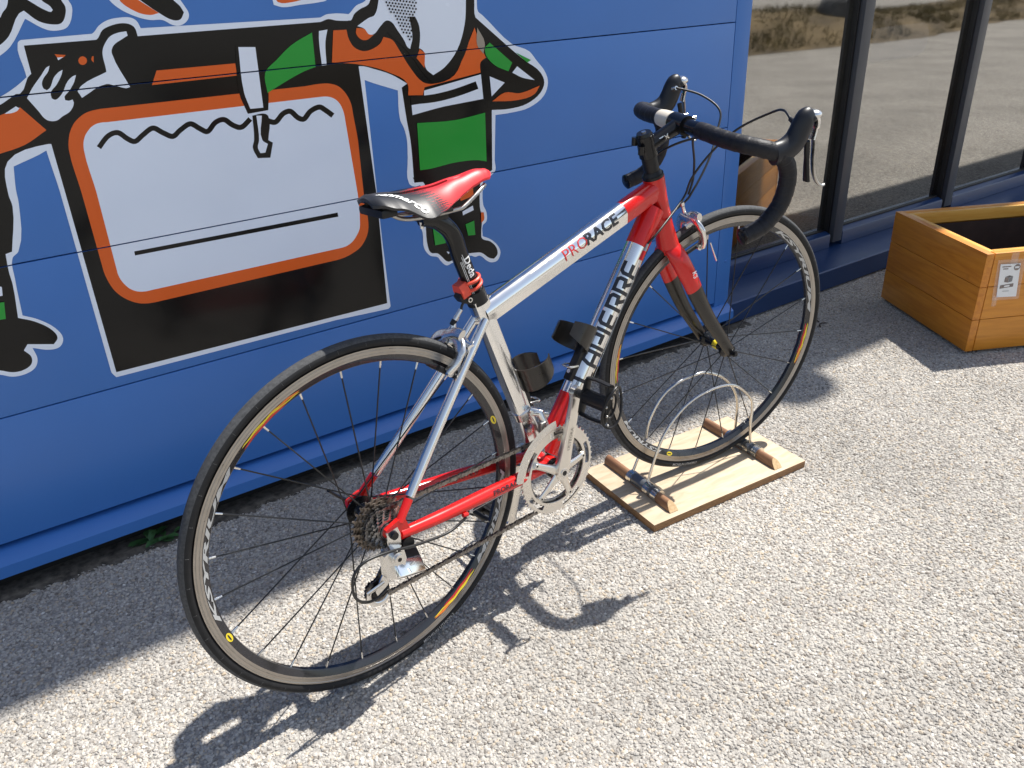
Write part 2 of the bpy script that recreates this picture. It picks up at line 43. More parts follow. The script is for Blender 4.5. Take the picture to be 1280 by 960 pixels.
BAR_R=[(1.5299, 1.3504, 0.045), (1.4897, 1.0891, 0.045)]
PLANTER=[(2.5256, 1.1774, 0.015), (2.754, 1.6332, 0.015)]
BIKE=[(0.4239, 1.1091, 0.0), (0.9937, 0.112, 0.0), (-0.1119, 0.9928, -0.0431), (-0.0048, 0.0428, 0.9991)]
PLANK=[(1.1104, 1.3602, 0.0263), (1.091, 1.1002, 0.0263), (1.5851, 1.066, 0.0263), (1.6089, 1.3653, 0.0263)]
# ---------------------------------------------------------------- materials
def M_(name, col, rough=0.5, metal=0.0, var=0.0, vscale=30, bump=0.0, bscale=200, coat=0.0, spec=0.5, aniso=0.0, detail=4, stretch=None, rvar=0.0, space='Object', emit=None):
    m = bpy.data.materials.new(name); m.use_nodes = True
    n = m.node_tree.nodes; L = m.node_tree.links; b = n['Principled BSDF']
    b.inputs['Base Color'].default_value = (*col, 1); b.inputs['Roughness'].default_value = rough
    b.inputs['Metallic'].default_value = metal; b.inputs['Specular IOR Level'].default_value = spec
    b.inputs['Coat Weight'].default_value = coat; b.inputs['Coat Roughness'].default_value = 0.06
    b.inputs['Anisotropic'].default_value = aniso
    if var or bump or rvar:
        tc = n.new('ShaderNodeTexCoord'); mp = n.new('ShaderNodeMapping'); L.new(tc.outputs[space], mp.inputs[0])
        if stretch: mp.inputs['Scale'].default_value = stretch
    if var or rvar:
        t = n.new('ShaderNodeTexNoise'); t.inputs['Scale'].default_value = vscale; t.inputs['Detail'].default_value = detail
        L.new(mp.outputs[0], t.inputs['Vector'])
    if var:
        mr = n.new('ShaderNodeMapRange'); mr.inputs[1].default_value = 0.3; mr.inputs[2].default_value = 0.7
        mr.inputs[3].default_value = 1 - var; mr.inputs[4].default_value = 1 + var; L.new(t.outputs['Fac'], mr.inputs[0])
        mx = n.new('ShaderNodeMix'); mx.data_type = 'RGBA'; mx.blend_type = 'MULTIPLY'; mx.inputs[0].default_value = 1
        mx.inputs[6].default_value = (*col, 1); L.new(mr.outputs[0], mx.inputs[7]); L.new(mx.outputs[2], b.inputs['Base Color'])
    if rvar:
        mr = n.new('ShaderNodeMapRange'); mr.inputs[1].default_value = 0.3; mr.inputs[2].default_value = 0.7
        mr.inputs[3].default_value = max(0.02, rough - rvar); mr.inputs[4].default_value = rough + rvar
        L.new(t.outputs['Fac'], mr.inputs[0]); L.new(mr.outputs[0], b.inputs['Roughness'])
    if bump:
        t2 = n.new('ShaderNodeTexNoise'); t2.inputs['Scale'].default_value = bscale; t2.inputs['Detail'].default_value = 3
        L.new(mp.outputs[0], t2.inputs['Vector'])
        bp = n.new('ShaderNodeBump'); bp.inputs['Strength'].default_value = bump; bp.inputs['Distance'].default_value = 0.002
        L.new(t2.outputs['Fac'], bp.inputs['Height']); L.new(bp.outputs[0], b.inputs['Normal'])
    return m
MT = dict(
    alu=M_('polished_aluminium', (0.88, 0.88, 0.87), 0.145, 1.0, rvar=0.04, vscale=25, bump=0.015, bscale=40),
    silver=M_('silver_alloy', (0.74, 0.73, 0.71), 0.24, 1.0, rvar=0.07, vscale=60, bump=0.06, bscale=300),
    crank=M_('crank_alloy', (0.80, 0.77, 0.72), 0.29, 1.0, rvar=0.04, vscale=20),
    steel=M_('dull_steel', (0.42, 0.41, 0.39), 0.36, 1.0, var=0.15, vscale=90, rvar=0.1),
    track=M_('brake_track_alloy', (0.40, 0.372, 0.34), 0.36, 1.0, var=0.07, vscale=40, rvar=0.08),
    cog=M_('oily_cog_steel', (0.36, 0.35, 0.335), 0.31, 1.0, var=0.4, vscale=120, rvar=0.12),
    cog_dirty=M_('dirty_cog_steel', (0.32, 0.27, 0.225), 0.40, 1.0, var=0.35, vscale=120, rvar=0.12),
    chain=M_('oily_chain', (0.24, 0.225, 0.21), 0.35, 1.0, var=0.4, vscale=150, rvar=0.12),
    red=M_('red_enamel', (0.60, 0.010, 0.008), 0.24, 0, spec=0.4, coat=0.35, var=0.05, vscale=20, rvar=0.04),
    red_rubber=M_('red_rubber', (0.70, 0.07, 0.035), 0.45),
    rubber=M_('tyre_rubber', (0.010, 0.010, 0.011), 0.68, var=0.25, vscale=60, bump=0.12, bscale=500, spec=0.35),
    tread=M_('worn_tread', (0.060, 0.061, 0.063), 0.75, var=0.3, vscale=200, bump=0.3, bscale=700, spec=0.3),
    rimblack=M_('black_anodised_rim', (0.016, 0.016, 0.019), 0.24, 0, coat=0.4, rvar=0.05, vscale=30),
    spoke=M_('black_spoke', (0.018, 0.018, 0.018), 0.35, 0.3),
    black=M_('black_plastic', (0.009, 0.009, 0.010), 0.42, var=0.2, vscale=90, bump=0.08, bscale=700, spec=0.35),
    gloss=M_('gloss_black', (0.006, 0.006, 0.007), 0.2, spec=0.4, rvar=0.05, vscale=40),
    carbon=M_('dark_carbon', (0.020, 0.017, 0.014), 0.32, spec=0.35, coat=0.25, var=0.15, vscale=60, rvar=0.05),
    tape=M_('cork_bar_tape', (0.009, 0.009, 0.012), 0.5, var=0.2, vscale=140, bump=0.35, bscale=420, spec=0.3),
    hood=M_('rubber_hood', (0.011, 0.012, 0.016), 0.40, bump=0.1, bscale=900, spec=0.35),
    cable=M_('black_cable_housing', (0.010, 0.010, 0.010), 0.4),
    bone=M_('off_white_plastic', (0.66, 0.60, 0.50), 0.4),
    white=M_('white_print', (0.80, 0.80, 0.78), 0.45),
    rimprint=M_('pale_rim_print', (0.46, 0.46, 0.45), 0.4),
    ink=M_('black_print', (0.008, 0.009, 0.016), 0.3, coat=0.3),
    redink=M_('red_print', (0.55, 0.03, 0.03), 0.35),
    yellow=M_('yellow_print', (0.80, 0.62, 0.03), 0.35),
    orange_p=M_('orange_print', (0.75, 0.20, 0.03), 0.35),
    greyink=M_('grey_print', (0.42, 0.42, 0.42), 0.5),
    wall=M_('blue_coated_steel', (0.046, 0.172, 0.50), 0.34, var=0.05, vscale=2.5, rvar=0.06, bump=0.22, bscale=2.6, spec=0.5),
    navy=M_('navy_coated_steel', (0.014, 0.040, 0.118), 0.34, var=0.10, vscale=6, rvar=0.06, bump=0.02, bscale=30),
    frame_grey=M_('anthracite_frame', (0.055, 0.059, 0.070), 0.38, rvar=0.05, vscale=15),
    gasket=M_('black_gasket', (0.006, 0.006, 0.007), 0.55),
    dw=M_('white_vinyl', (0.76, 0.82, 0.92), 0.24, var=0.015, vscale=5, rvar=0.04),
    dp=M_('pale_vinyl', (0.72, 0.79, 0.91), 0.2, var=0.02, vscale=4, rvar=0.04),
    dk=M_('black_vinyl', (0.006, 0.006, 0.006), 0.15, rvar=0.04, vscale=4, spec=0.3),
    do=M_('orange_vinyl', (0.72, 0.118, 0.016), 0.24, var=0.03, vscale=5, spec=0.35),
    dg=M_('green_vinyl', (0.008, 0.31, 0.030), 0.24, var=0.05, vscale=5),
    dt=M_('tan_vinyl', (0.33, 0.28, 0.22), 0.4),
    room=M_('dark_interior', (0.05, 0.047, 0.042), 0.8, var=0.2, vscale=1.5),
    teal=M_('teal_cloth', (0.05, 0.30, 0.33), 0.7, var=0.15, vscale=12),
    inner_grey=M_('interior_grey', (0.30, 0.265, 0.26), 0.8),
    nick=M_('moulded_mark', (0.07, 0.07, 0.07), 0.6),
    paper=M_('white_card', (0.80, 0.80, 0.79), 0.5, var=0.02, vscale=40),
    brownprint=M_('brown_print', (0.11, 0.055, 0.035), 0.5, var=0.2, vscale=120),
    liner=M_('brown_liner', (0.030, 0.016, 0.011), 0.85, var=0.35, vscale=14, bump=0.5, bscale=25),
    leaf=M_('weed_leaf', (0.035, 0.095, 0.028), 0.5, var=0.3, vscale=40),
    soil=M_('damp_soil', (0.085, 0.075, 0.062), 0.95, var=0.6, vscale=60, bump=1.0, bscale=120),
    twig=M_('dark_twig', (0.03, 0.022, 0.015), 0.8),
    rock=M_('dark_boulder', (0.10, 0.10, 0.10), 0.9, var=0.45, vscale=4, bump=0.6, bscale=9),
    rock2=M_('pale_boulder', (0.32, 0.30, 0.27), 0.9, var=0.3, vscale=5, bump=0.6, bscale=9),
    grass=M_('dry_grass', (0.155, 0.125, 0.050), 0.85, var=0.6, vscale=2.2, detail=6),
    earth=M_('dry_earth', (0.125, 0.090, 0.045), 0.95, var=0.55, vscale=1.6, detail=8, bump=0.8, bscale=14),
    soffit=M_('soffit_metal', (0.35, 0.36, 0.38), 0.5, var=0.05, vscale=6),
    pipe=M_('grey_pipe', (0.16, 0.17, 0.18), 0.35, 0.6, rvar=0.08, vscale=60),
    wire=M_('bright_wire', (0.66, 0.64, 0.60), 0.24, 1.0, rvar=0.08, vscale=80),
)
def wood(name, c1, c2, scale, stretch, rough=0.6, bump=0.15, knots=True, coat=0.0):
    m = bpy.data.materials.new(name); m.use_nodes = True
    n = m.node_tree.nodes; L = m.node_tree.links; b = n['Principled BSDF']
    b.inputs['Roughness'].default_value = rough; b.inputs['Coat Weight'].default_value = coat; b.inputs['Coat Roughness'].default_value = 0.25
    tc = n.new('ShaderNodeTexCoord'); mp = n.new('ShaderNodeMapping'); mp.inputs['Scale'].default_value = stretch
    oi = n.new('ShaderNodeObjectInfo'); ad = n.new('ShaderNodeVectorMath'); ad.operation = 'MULTIPLY_ADD'
    ad.inputs[1].default_value = (1, 1, 1); L.new(tc.outputs['Object'], ad.inputs[0])
    sc = n.new('ShaderNodeVectorMath'); sc.operation = 'SCALE'; sc.inputs[0].default_value = (3.1, 5.7, 2.3); L.new(oi.outputs['Random'], sc.inputs['Scale'])
    L.new(sc.outputs[0], ad.inputs[2]); L.new(ad.outputs[0], mp.inputs[0])
    t = n.new('ShaderNodeTexNoise'); t.inputs['Scale'].default_value = scale; t.inputs['Detail'].default_value = 6; t.inputs['Distortion'].default_value = 0.6
    L.new(mp.outputs[0], t.inputs['Vector'])
    cr = n.new('ShaderNodeValToRGB'); e = cr.color_ramp.elements
    e[0].position = 0.34; e[0].color = (*c2, 1); e[1].position = 0.62; e[1].color = (*c1, 1)
    L.new(t.outputs['Fac'], cr.inputs[0]); col = cr.outputs[0]
    if knots:
        v = n.new('ShaderNodeTexVoronoi'); v.inputs['Scale'].default_value = 5.5; L.new(ad.outputs[0], v.inputs['Vector'])
        k = n.new('ShaderNodeMapRange'); k.inputs[1].default_value = 0.02; k.inputs[2].default_value = 0.09; k.inputs[3].default_value = 0.6; k.inputs[4].default_value = 0.0
        L.new(v.outputs['Distance'], k.inputs[0])
        mx = n.new('ShaderNodeMix'); mx.data_type = 'RGBA'; L.new(k.outputs[0], mx.inputs[0]); L.new(col, mx.inputs[6])
        mx.inputs[7].default_value = (c2[0] * 0.45, c2[1] * 0.4, c2[2] * 0.4, 1); col = mx.outputs[2]
    L.new(col, b.inputs['Base Color'])
    bp = n.new('ShaderNodeBump'); bp.inputs['Strength'].default_value = bump; bp.inputs['Distance'].default_value = 0.0015
    L.new(t.outputs['Fac'], bp.inputs['Height']); L.new(bp.outputs[0], b.inputs['Normal'])
    return m
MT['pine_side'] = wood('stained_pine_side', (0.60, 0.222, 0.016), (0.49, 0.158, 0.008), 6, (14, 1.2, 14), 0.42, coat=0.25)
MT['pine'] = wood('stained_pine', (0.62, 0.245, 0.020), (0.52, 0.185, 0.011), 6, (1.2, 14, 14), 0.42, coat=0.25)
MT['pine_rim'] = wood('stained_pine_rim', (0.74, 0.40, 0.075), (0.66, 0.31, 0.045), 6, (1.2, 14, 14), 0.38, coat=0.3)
MT['ply'] = wood('plywood_face', (0.52, 0.42, 0.295), (0.43, 0.325, 0.21), 9, (1.6, 7, 7), 0.65, 0.1)
MT['plyedge'] = wood('plywood_edge', (0.30, 0.16, 0.065), (0.15, 0.075, 0.03), 60, (1, 1, 14), 0.7, 0.2, False)
MT['batten'] = wood('brown_batten', (0.29, 0.155, 0.080), (0.19, 0.09, 0.045), 12, (10, 1.2, 10), 0.5, 0.15, False)
MT['batten_end'] = wood('cut_end_wood', (0.52, 0.37, 0.20), (0.42, 0.27, 0.13), 30, (5, 5, 5), 0.7, 0.1, False)
def glass_mat():
    m = bpy.data.materials.new('tinted_window_glass'); m.use_nodes = True
    n = m.node_tree.nodes; L = m.node_tree.links; n.remove(n['Principled BSDF']); out = n['Material Output']
    tr = n.new('ShaderNodeBsdfTransparent'); tr.inputs[0].default_value = (0.72, 0.78, 0.73, 1)
    gl = n.new('ShaderNodeBsdfGlossy'); gl.inputs[0].default_value = (0.97, 0.955, 0.92, 1); gl.inputs['Roughness'].default_value = 0.03
    fr = n.new('ShaderNodeFresnel'); fr.inputs[0].default_value = 1.5
    mr = n.new('ShaderNodeMapRange'); mr.inputs[1].default_value = 0.0; mr.inputs[2].default_value = 1.0; mr.inputs[3].default_value = 0.38; mr.inputs[4].default_value = 1.0
    L.new(fr.outputs[0], mr.inputs[0])
    mx = n.new('ShaderNodeMixShader'); L.new(mr.outputs[0], mx.inputs[0]); L.new(tr.outputs[0], mx.inputs[1]); L.new(gl.outputs[0], mx.inputs[2])
    L.new(mx.outputs[0], out.inputs[0])
    # faint waviness of toughened glass
    tc = n.new('ShaderNodeTexCoord'); t = n.new('ShaderNodeTexNoise'); t.inputs['Scale'].default_value = 3.0; L.new(tc.outputs['Object'], t.inputs['Vector'])
    bp = n.new('ShaderNodeBump'); bp.inputs['Strength'].default_value = 0.03; bp.inputs['Distance'].default_value = 0.004
    L.new(t.outputs['Fac'], bp.inputs['Height']); L.new(bp.outputs[0], gl.inputs['Normal'])
    return m
MT['glass'] = glass_mat()
def film_mat():
    m = bpy.data.materials.new('clear_film'); m.use_nodes = True
    n = m.node_tree.nodes; L = m.node_tree.links; b = n['Principled BSDF']; out = n['Material Output']
    b.inputs['Base Color'].default_value = (0.8, 0.8, 0.8, 1); b.inputs['Roughness'].default_value = 0.15
    tr = n.new('ShaderNodeBsdfTransparent'); mx = n.new('ShaderNodeMixShader'); mx.inputs[0].default_value = 0.17
    L.new(tr.outputs[0], mx.inputs[1]); L.new(b.outputs[0], mx.inputs[2]); L.new(mx.outputs[0], out.inputs[0])
    return m
MT['film'] = film_mat(); MT['frost'] = film_mat(); MT['frost'].name = 'frosted_film'
MT['frost'].node_tree.nodes['Mix Shader'].inputs[0].default_value = 0.07; MT['frost'].node_tree.nodes['Principled BSDF'].inputs['Roughness'].default_value = 0.8
def ground_mat(name, inst=False):
    m = bpy.data.materials.new(name); m.use_nodes = True
    n = m.node_tree.nodes; L = m.node_tree.links; b = n['Principled BSDF']
    b.inputs['Roughness'].default_value = 0.9; b.inputs['Specular IOR Level'].default_value = 0.25
    tc = n.new('ShaderNodeTexCoord'); ge = n.new('ShaderNodeNewGeometry')
    cr = n.new('ShaderNodeValToRGB'); e = cr.color_ramp.elements
    cols = [(0.0, (0.20, 0.175, 0.15)), (0.10, (0.30, 0.275, 0.245)), (0.35, (0.375, 0.353, 0.323)), (0.6, (0.44, 0.412, 0.37)), (0.82, (0.505, 0.475, 0.43)), (0.95, (0.43, 0.35, 0.255)), (1.0, (0.68, 0.66, 0.62))]
    e[0].position = 0; e[0].color = (*cols[0][1], 1); e[1].position = 1; e[1].color = (*cols[-1][1], 1)
    for p_, c in cols[1:-1]:
        q = e.new(p_); q.color = (*c, 1)
    big = n.new('ShaderNodeTexNoise'); big.inputs['Scale'].default_value = 1.6; big.inputs['Detail'].default_value = 5; L.new(ge.outputs['Position'], big.inputs['Vector'])
    mr = n.new('ShaderNodeMapRange'); mr.inputs[1].default_value = 0.35; mr.inputs[2].default_value = 0.65; mr.inputs[3].default_value = 0.84; mr.inputs[4].default_value = 1.08; L.new(big.outputs['Fac'], mr.inputs[0])
    mx = n.new('ShaderNodeMix'); mx.data_type = 'RGBA'; mx.blend_type = 'MULTIPLY'; mx.inputs[0].default_value = 1
    L.new(cr.outputs[0], mx.inputs[6]); L.new(mr.outputs[0], mx.inputs[7])
    if inst:
        oi = n.new('ShaderNodeObjectInfo'); L.new(oi.outputs['Random'], cr.inputs[0]); L.new(mx.outputs[2], b.inputs['Base Color'])
        t = n.new('ShaderNodeTexNoise'); t.inputs['Scale'].default_value = 420; L.new(ge.outputs['Position'], t.inputs['Vector'])
        bp = n.new('ShaderNodeBump'); bp.inputs['Strength'].default_value = 0.35; bp.inputs['Distance'].default_value = 0.002
        L.new(t.outputs['Fac'], bp.inputs['Height']); L.new(bp.outputs[0], b.inputs['Normal'])
    else:
        v = n.new('ShaderNodeTexVoronoi'); v.inputs['Scale'].default_value = 120; L.new(ge.outputs['Position'], v.inputs['Vector'])
        L.new(v.outputs['Color'], cr.inputs[0])
        dk = n.new('ShaderNodeMapRange'); dk.inputs[1].default_value = 0.2; dk.inputs[2].default_value = 0.75; dk.inputs[3].default_value = 1.0; dk.inputs[4].default_value = 0.45
        L.new(v.outputs['Distance'], dk.inputs[0])
        m2 = n.new('ShaderNodeMix'); m2.data_type = 'RGBA'; m2.blend_type = 'MULTIPLY'; m2.inputs[0].default_value = 1
        L.new(mx.outputs[2], m2.inputs[6]); L.new(dk.outputs[0], m2.inputs[7]); L.new(m2.outputs[2], b.inputs['Base Color'])
        bp = n.new('ShaderNodeBump'); bp.inputs['Strength'].default_value = 0.9; bp.inputs['Distance'].default_value = 0.004; bp.invert = True
        L.new(v.outputs['Distance'], bp.inputs['Height']); L.new(bp.outputs[0], b.inputs['Normal'])
    return m
MT['binder'] = M_('dark_binder', (0.30, 0.283, 0.258), 0.95, var=0.4, vscale=300, bump=0.6, bscale=260, space='Object'); MT['ground'] = ground_mat('gravel_ground'); MT['pebble'] = ground_mat('gravel_chip', True)
def saddle_mat():
    m = bpy.data.materials.new('saddle_cover'); m.use_nodes = True
    n = m.node_tree.nodes; L = m.node_tree.links; b = n['Principled BSDF']; b.inputs['Roughness'].default_value = 0.42
    b.inputs['Specular IOR Level'].default_value = 0.4
    tc = n.new('ShaderNodeTexCoord'); sx = n.new('ShaderNodeSeparateXYZ'); L.new(tc.outputs['Object'], sx.inputs[0])
    # printed fade: red nose breaking into black through a halftone
    ab = n.new('ShaderNodeMath'); ab.operation = 'ABSOLUTE'; L.new(sx.outputs['Y'], ab.inputs[0])
    sh = n.new('ShaderNodeMath'); sh.operation = 'MULTIPLY_ADD'; sh.inputs[1].default_value = -0.55; L.new(ab.outputs[0], sh.inputs[0]); L.new(sx.outputs['X'], sh.inputs[2])
    f = n.new('ShaderNodeMapRange'); f.inputs[1].default_value = 0.125; f.inputs[2].default_value = 0.225; L.new(sh.outputs[0], f.inputs[0])
    v = n.new('ShaderNodeTexVoronoi'); v.inputs['Scale'].default_value = 330; v.inputs['Randomness'].default_value = 0.15; L.new(tc.outputs['Object'], v.inputs['Vector'])
    s2 = n.new('ShaderNodeMath'); s2.operation = 'SUBTRACT'; L.new(f.outputs[0], s2.inputs[0]); L.new(v.outputs['Distance'], s2.inputs[1])
    st = n.new('ShaderNodeMapRange'); st.inputs[1].default_value = -0.06; st.inputs[2].default_value = 0.06; L.new(s2.outputs[0], st.inputs[0])
    mx = n.new('ShaderNodeMix'); mx.data_type = 'RGBA'; L.new(st.outputs[0], mx.inputs[0])
    mx.inputs[6].default_value = (0.022, 0.023, 0.026, 1); mx.inputs[7].default_value = (0.60, 0.025, 0.03, 1)
    L.new(mx.outputs[2], b.inputs['Base Color'])
    t = n.new('ShaderNodeTexNoise'); t.inputs['Scale'].default_value = 900; L.new(tc.outputs['Object'], t.inputs['Vector'])
    bp = n.new('ShaderNodeBump'); bp.inputs['Strength'].default_value = 0.12; bp.inputs['Distance'].default_value = 0.001
    L.new(t.outputs['Fac'], bp.inputs['Height']); L.new(bp.outputs[0], b.inputs['Normal'])
    return m
MT['saddle'] = saddle_mat()
# ---------------------------------------------------------------- mesh builder
class MB:
    def __init__(s): s.v = []; s.f = []; s.m = []
    def add(s, vs, fs, mi=0):
        o = len(s.v); s.v += [tuple(q) for q in vs]; s.f += [tuple(i + o for i in f) for f in fs]; s.m += [mi] * len(fs); return s
    def box(s, c, d, R=None, bev=0.0, mi=0):
        bm = bmesh.new(); bmesh.ops.create_cube(bm, size=1)
        for q in bm.verts: q.co = V((q.co.x * d[0], q.co.y * d[1], q.co.z * d[2]))
        if bev: bmesh.ops.bevel(bm, geom=bm.edges[:], offset=bev, segments=2, affect='EDGES', profile=0.6)
        c = V(c); R = R or Matrix.Identity(3)
        bm.verts.index_update()
        s.add([R @ q.co + c for q in bm.verts], [[q.index for q in f.verts] for f in bm.faces], mi); bm.free(); return s
    def prism(s, poly, a, b, ax=(V((1, 0, 0)), V((0, 0, 1)), V((0, 1, 0))), o=(0, 0, 0), mi=0):
        """extrude a 2-D polygon (ax0, ax1) from height a to b along ax2"""
        o = V(o); n = len(poly)
        P = [o + ax[0] * x + ax[1] * y for x, y in poly]
        s.add([q + ax[2] * a for q in P] + [q + ax[2] * b for q in P],
              [tuple(range(n))[::-1], tuple(range(n, 2 * n))] + [(i, (i + 1) % n, n + (i + 1) % n, n + i) for i in range(n)], mi); return s
    def tube(s, pts, r, n=12, cap=True, mi=0, sec=None, up=None, close=False):
        """sweep a circle (or the 2-D section sec, scaled by r) along pts; r: number or list"""
        pts = [V(q) for q in pts]; N = len(pts)
        rs = r if isinstance(r, list) else [r] * N
        T = []
        for i in range(N):
            if close: t = pts[(i + 1) % N] - pts[i - 1]
            else: t = pts[min(i + 1, N - 1)] - pts[max(i - 1, 0)]
            T.append(t.normalized())
        u = V(up) if up is not None else (V((0, 1, 0)) if abs(T[0].y) < 0.9 else V((0, 0, 1)))
        a = (u - T[0] * u.dot(T[0])).normalized(); vs = []
        sec = sec or [(cos(2 * pi * k / n), sin(2 * pi * k / n)) for k in range(n)]
        n = len(sec)
        for i in range(N):
            if i:
                q = T[i - 1].rotation_difference(T[i]); a = q @ a
                if up is not None: a = u
                a = (a - T[i] * a.dot(T[i])).normalized()
            b = T[i].cross(a); ri = rs[i]
            rx, ry = ri if isinstance(ri, tuple) else (ri, ri)
            vs += [pts[i] + a * (x * rx) + b * (y * ry) for x, y in sec]
        fs = [(i * n + k, i * n + (k + 1) % n, (i + 1) * n + (k + 1) % n, (i + 1) * n + k) for i in range(N - 1) for k in range(n)]
        if close: fs += [((N - 1) * n + k, (N - 1) * n + (k + 1) % n, (k + 1) % n, k) for k in range(n)]
        elif cap: fs += [tuple(range(n))[::-1], tuple((N - 1) * n + k for k in range(n))]
        s.add(vs, fs, mi); return s
    def lathe(s, prof, n=64, c=(0, 0, 0), mi=0, close=False, a0=0.0, a1=2 * pi, ax=None):
        """revolve (radius, offset) about the Y axis through c (ax: 3 axes A, B, axis)"""
        c = V(c); A, B, X = ax or (V((1, 0, 0)), V((0, 0, 1)), V((0, 1, 0))); k = len(prof); full = abs(a1 - a0 - 2 * pi) < 1e-6; vs = []
        for i in range(n + (0 if full else 1)):
            t = a0 + (a1 - a0) * i / n
            for r, y in prof: vs.append(c + (A * cos(t) + B * sin(t)) * r + X * y)
        mis = mi if isinstance(mi, (list, tuple)) else None; fs = []
        for i in range(n):
            j = (i + 1) % n if full else i + 1
            for q in range(k if close else k - 1):
                q2 = (q + 1) % k; fs.append((i * k + q, i * k + q2, j * k + q2, j * k + q))
        o = len(s.v); s.v += [tuple(q) for q in vs]; s.f += [tuple(i + o for i in f) for f in fs]
        per = k if close else k - 1
        s.m += [(mis[i % per] if mis else mi) for i in range(len(fs))]; return s
    def cyl(s, a, b, r, n=16, mi=0): return s.tube([a, b], r, n, True, mi)
    def ball(s, c, r, n=10, mi=0, sc=(1, 1, 1)):
        bm = bmesh.new(); bmesh.ops.create_uvsphere(bm, u_segments=n * 2, v_segments=n, radius=1); bm.verts.index_update()
        s.add([V(c) + V((q.co.x * r * sc[0], q.co.y * r * sc[1], q.co.z * r * sc[2])) for q in bm.verts], [[q.index for q in f.verts] for f in bm.faces], mi); bm.free(); return s
    def build(s, name, mats, parent=None, smooth=40, mat=None):
        me = bpy.data.meshes.new(name); me.from_pydata(s.v, [], s.f)
        for m in (mats if isinstance(mats, (list, tuple)) else [mats]): me.materials.append(MT[m])
        me.polygons.foreach_set('material_index', s.m)
        bm = bmesh.new(); bm.from_mesh(me); bmesh.ops.recalc_face_normals(bm, faces=bm.faces); bm.to_mesh(me); bm.free()
        if smooth:
            me.polygons.foreach_set('use_smooth', [True] * len(me.polygons)); me.set_sharp_from_angle(angle=rad(smooth))
        me.update(); return link(name, me, parent, mat)
def link(name, me, parent=None, mat=None):
    o = bpy.data.objects.new(name, me); COL.objects.link(o)
    if parent is not None: o.parent = parent
    if mat is not None: o.matrix_local = mat
    return o
def thing(name, label, cat, loc=(0, 0, 0), rot=None, group=None):
    o = bpy.data.objects.new(name, None); COL.objects.link(o); o.empty_display_size = 0.1
    o.location = loc
    if rot is not None: o.rotation_euler = rot
    tag(o, label, cat, group); return o
def tag(o, label=None, cat=None, group=None, kind=None):
    if label: o['label'] = label
    if cat: o['category'] = cat
    if group: o['group'] = group
    if kind: o['kind'] = kind
    return o
def smooth_path(P, k=6):
    P = [V(q) for q in P]; o = []
    for i in range(len(P) - 1):
        a, b, c, d = P[max(i - 1, 0)], P[i], P[i + 1], P[min(i + 2, len(P) - 1)]
        for j in range(k):
            t = j / k; o.append(0.5 * (2 * b + (c - a) * t + (2 * a - 5 * b + 4 * c - d) * t * t + (3 * b - a - 3 * c + d) * t ** 3))
    return o + [P[-1]]
_txt = {}
def text_geo(s, bold=0.0, squeeze=1.0, shear=0.0):
    """flat text outline (height about 1) -> verts, faces"""
    cu = bpy.data.curves.new('t', 'FONT'); cu.body = s; cu.size = 1.4; cu.offset = bold; cu.shear = shear; cu.resolution_u = 2
    ob = bpy.data.objects.new('t', cu); COL.objects.link(ob)
    dg = bpy.context.evaluated_depsgraph_get(); me = bpy.data.meshes.new_from_object(ob.evaluated_get(dg))
    vs = [(q.co.x * squeeze, q.co.y) for q in me.vertices]; fs = [tuple(f.vertices) for f in me.polygons]
    bpy.data.objects.remove(ob); bpy.data.curves.remove(cu); bpy.data.meshes.remove(me)
    return vs, fs
def bend(vs, fs, fn, cuts=(), cutsx=()):
    """cut flat geometry along constant v / u lines and map (u, v) -> 3-D"""
    bm = bmesh.new(); bv = [bm.verts.new((x, y, 0)) for x, y in vs]
    for f in fs:
        try: bm.faces.new([bv[i] for i in f])
        except ValueError: pass
    for c in cuts: bmesh.ops.bisect_plane(bm, geom=bm.verts[:] + bm.edges[:] + bm.faces[:], plane_co=(0, c, 0), plane_no=(0, 1, 0))
    for c in cutsx: bmesh.ops.bisect_plane(bm, geom=bm.verts[:] + bm.edges[:] + bm.faces[:], plane_co=(c, 0, 0), plane_no=(1, 0, 0))
    bm.verts.index_update()
    o = [fn(q.co.x, q.co.y) for q in bm.verts], [[q.index for q in f.verts] for f in bm.faces]
    bm.free(); return o
def strokes(letters, w):
    """block lettering from polylines -> verts, faces (boxes per segment, mitred by overlap avoided with quads)"""
    vs, fs = [], []
    for pl in letters:
        P = [V((x, y)) for x, y in pl]; n = len(P); L_, R_ = [], []
        for i in range(n):
            d0 = (P[i] - P[i - 1]).normalized() if i else (P[1] - P[0]).normalized()
            d1 = (P[i + 1] - P[i]).normalized() if i < n - 1 else d0
            m = (d0 + d1).normalized(); nn = V((-m.y, m.x)); k = (w / 2) / max(0.4, nn.dot(V((-d0.y, d0.x))))
            L_.append(P[i] + nn * k); R_.append(P[i] - nn * k)
        o = len(vs)
        for a, b in zip(L_, R_): vs += [tuple(a), tuple(b)]
        fs += [(o + 2 * i, o + 2 * i + 1, o + 2 * i + 3, o + 2 * i + 2) for i in range(n - 1)]
    return vs, fs
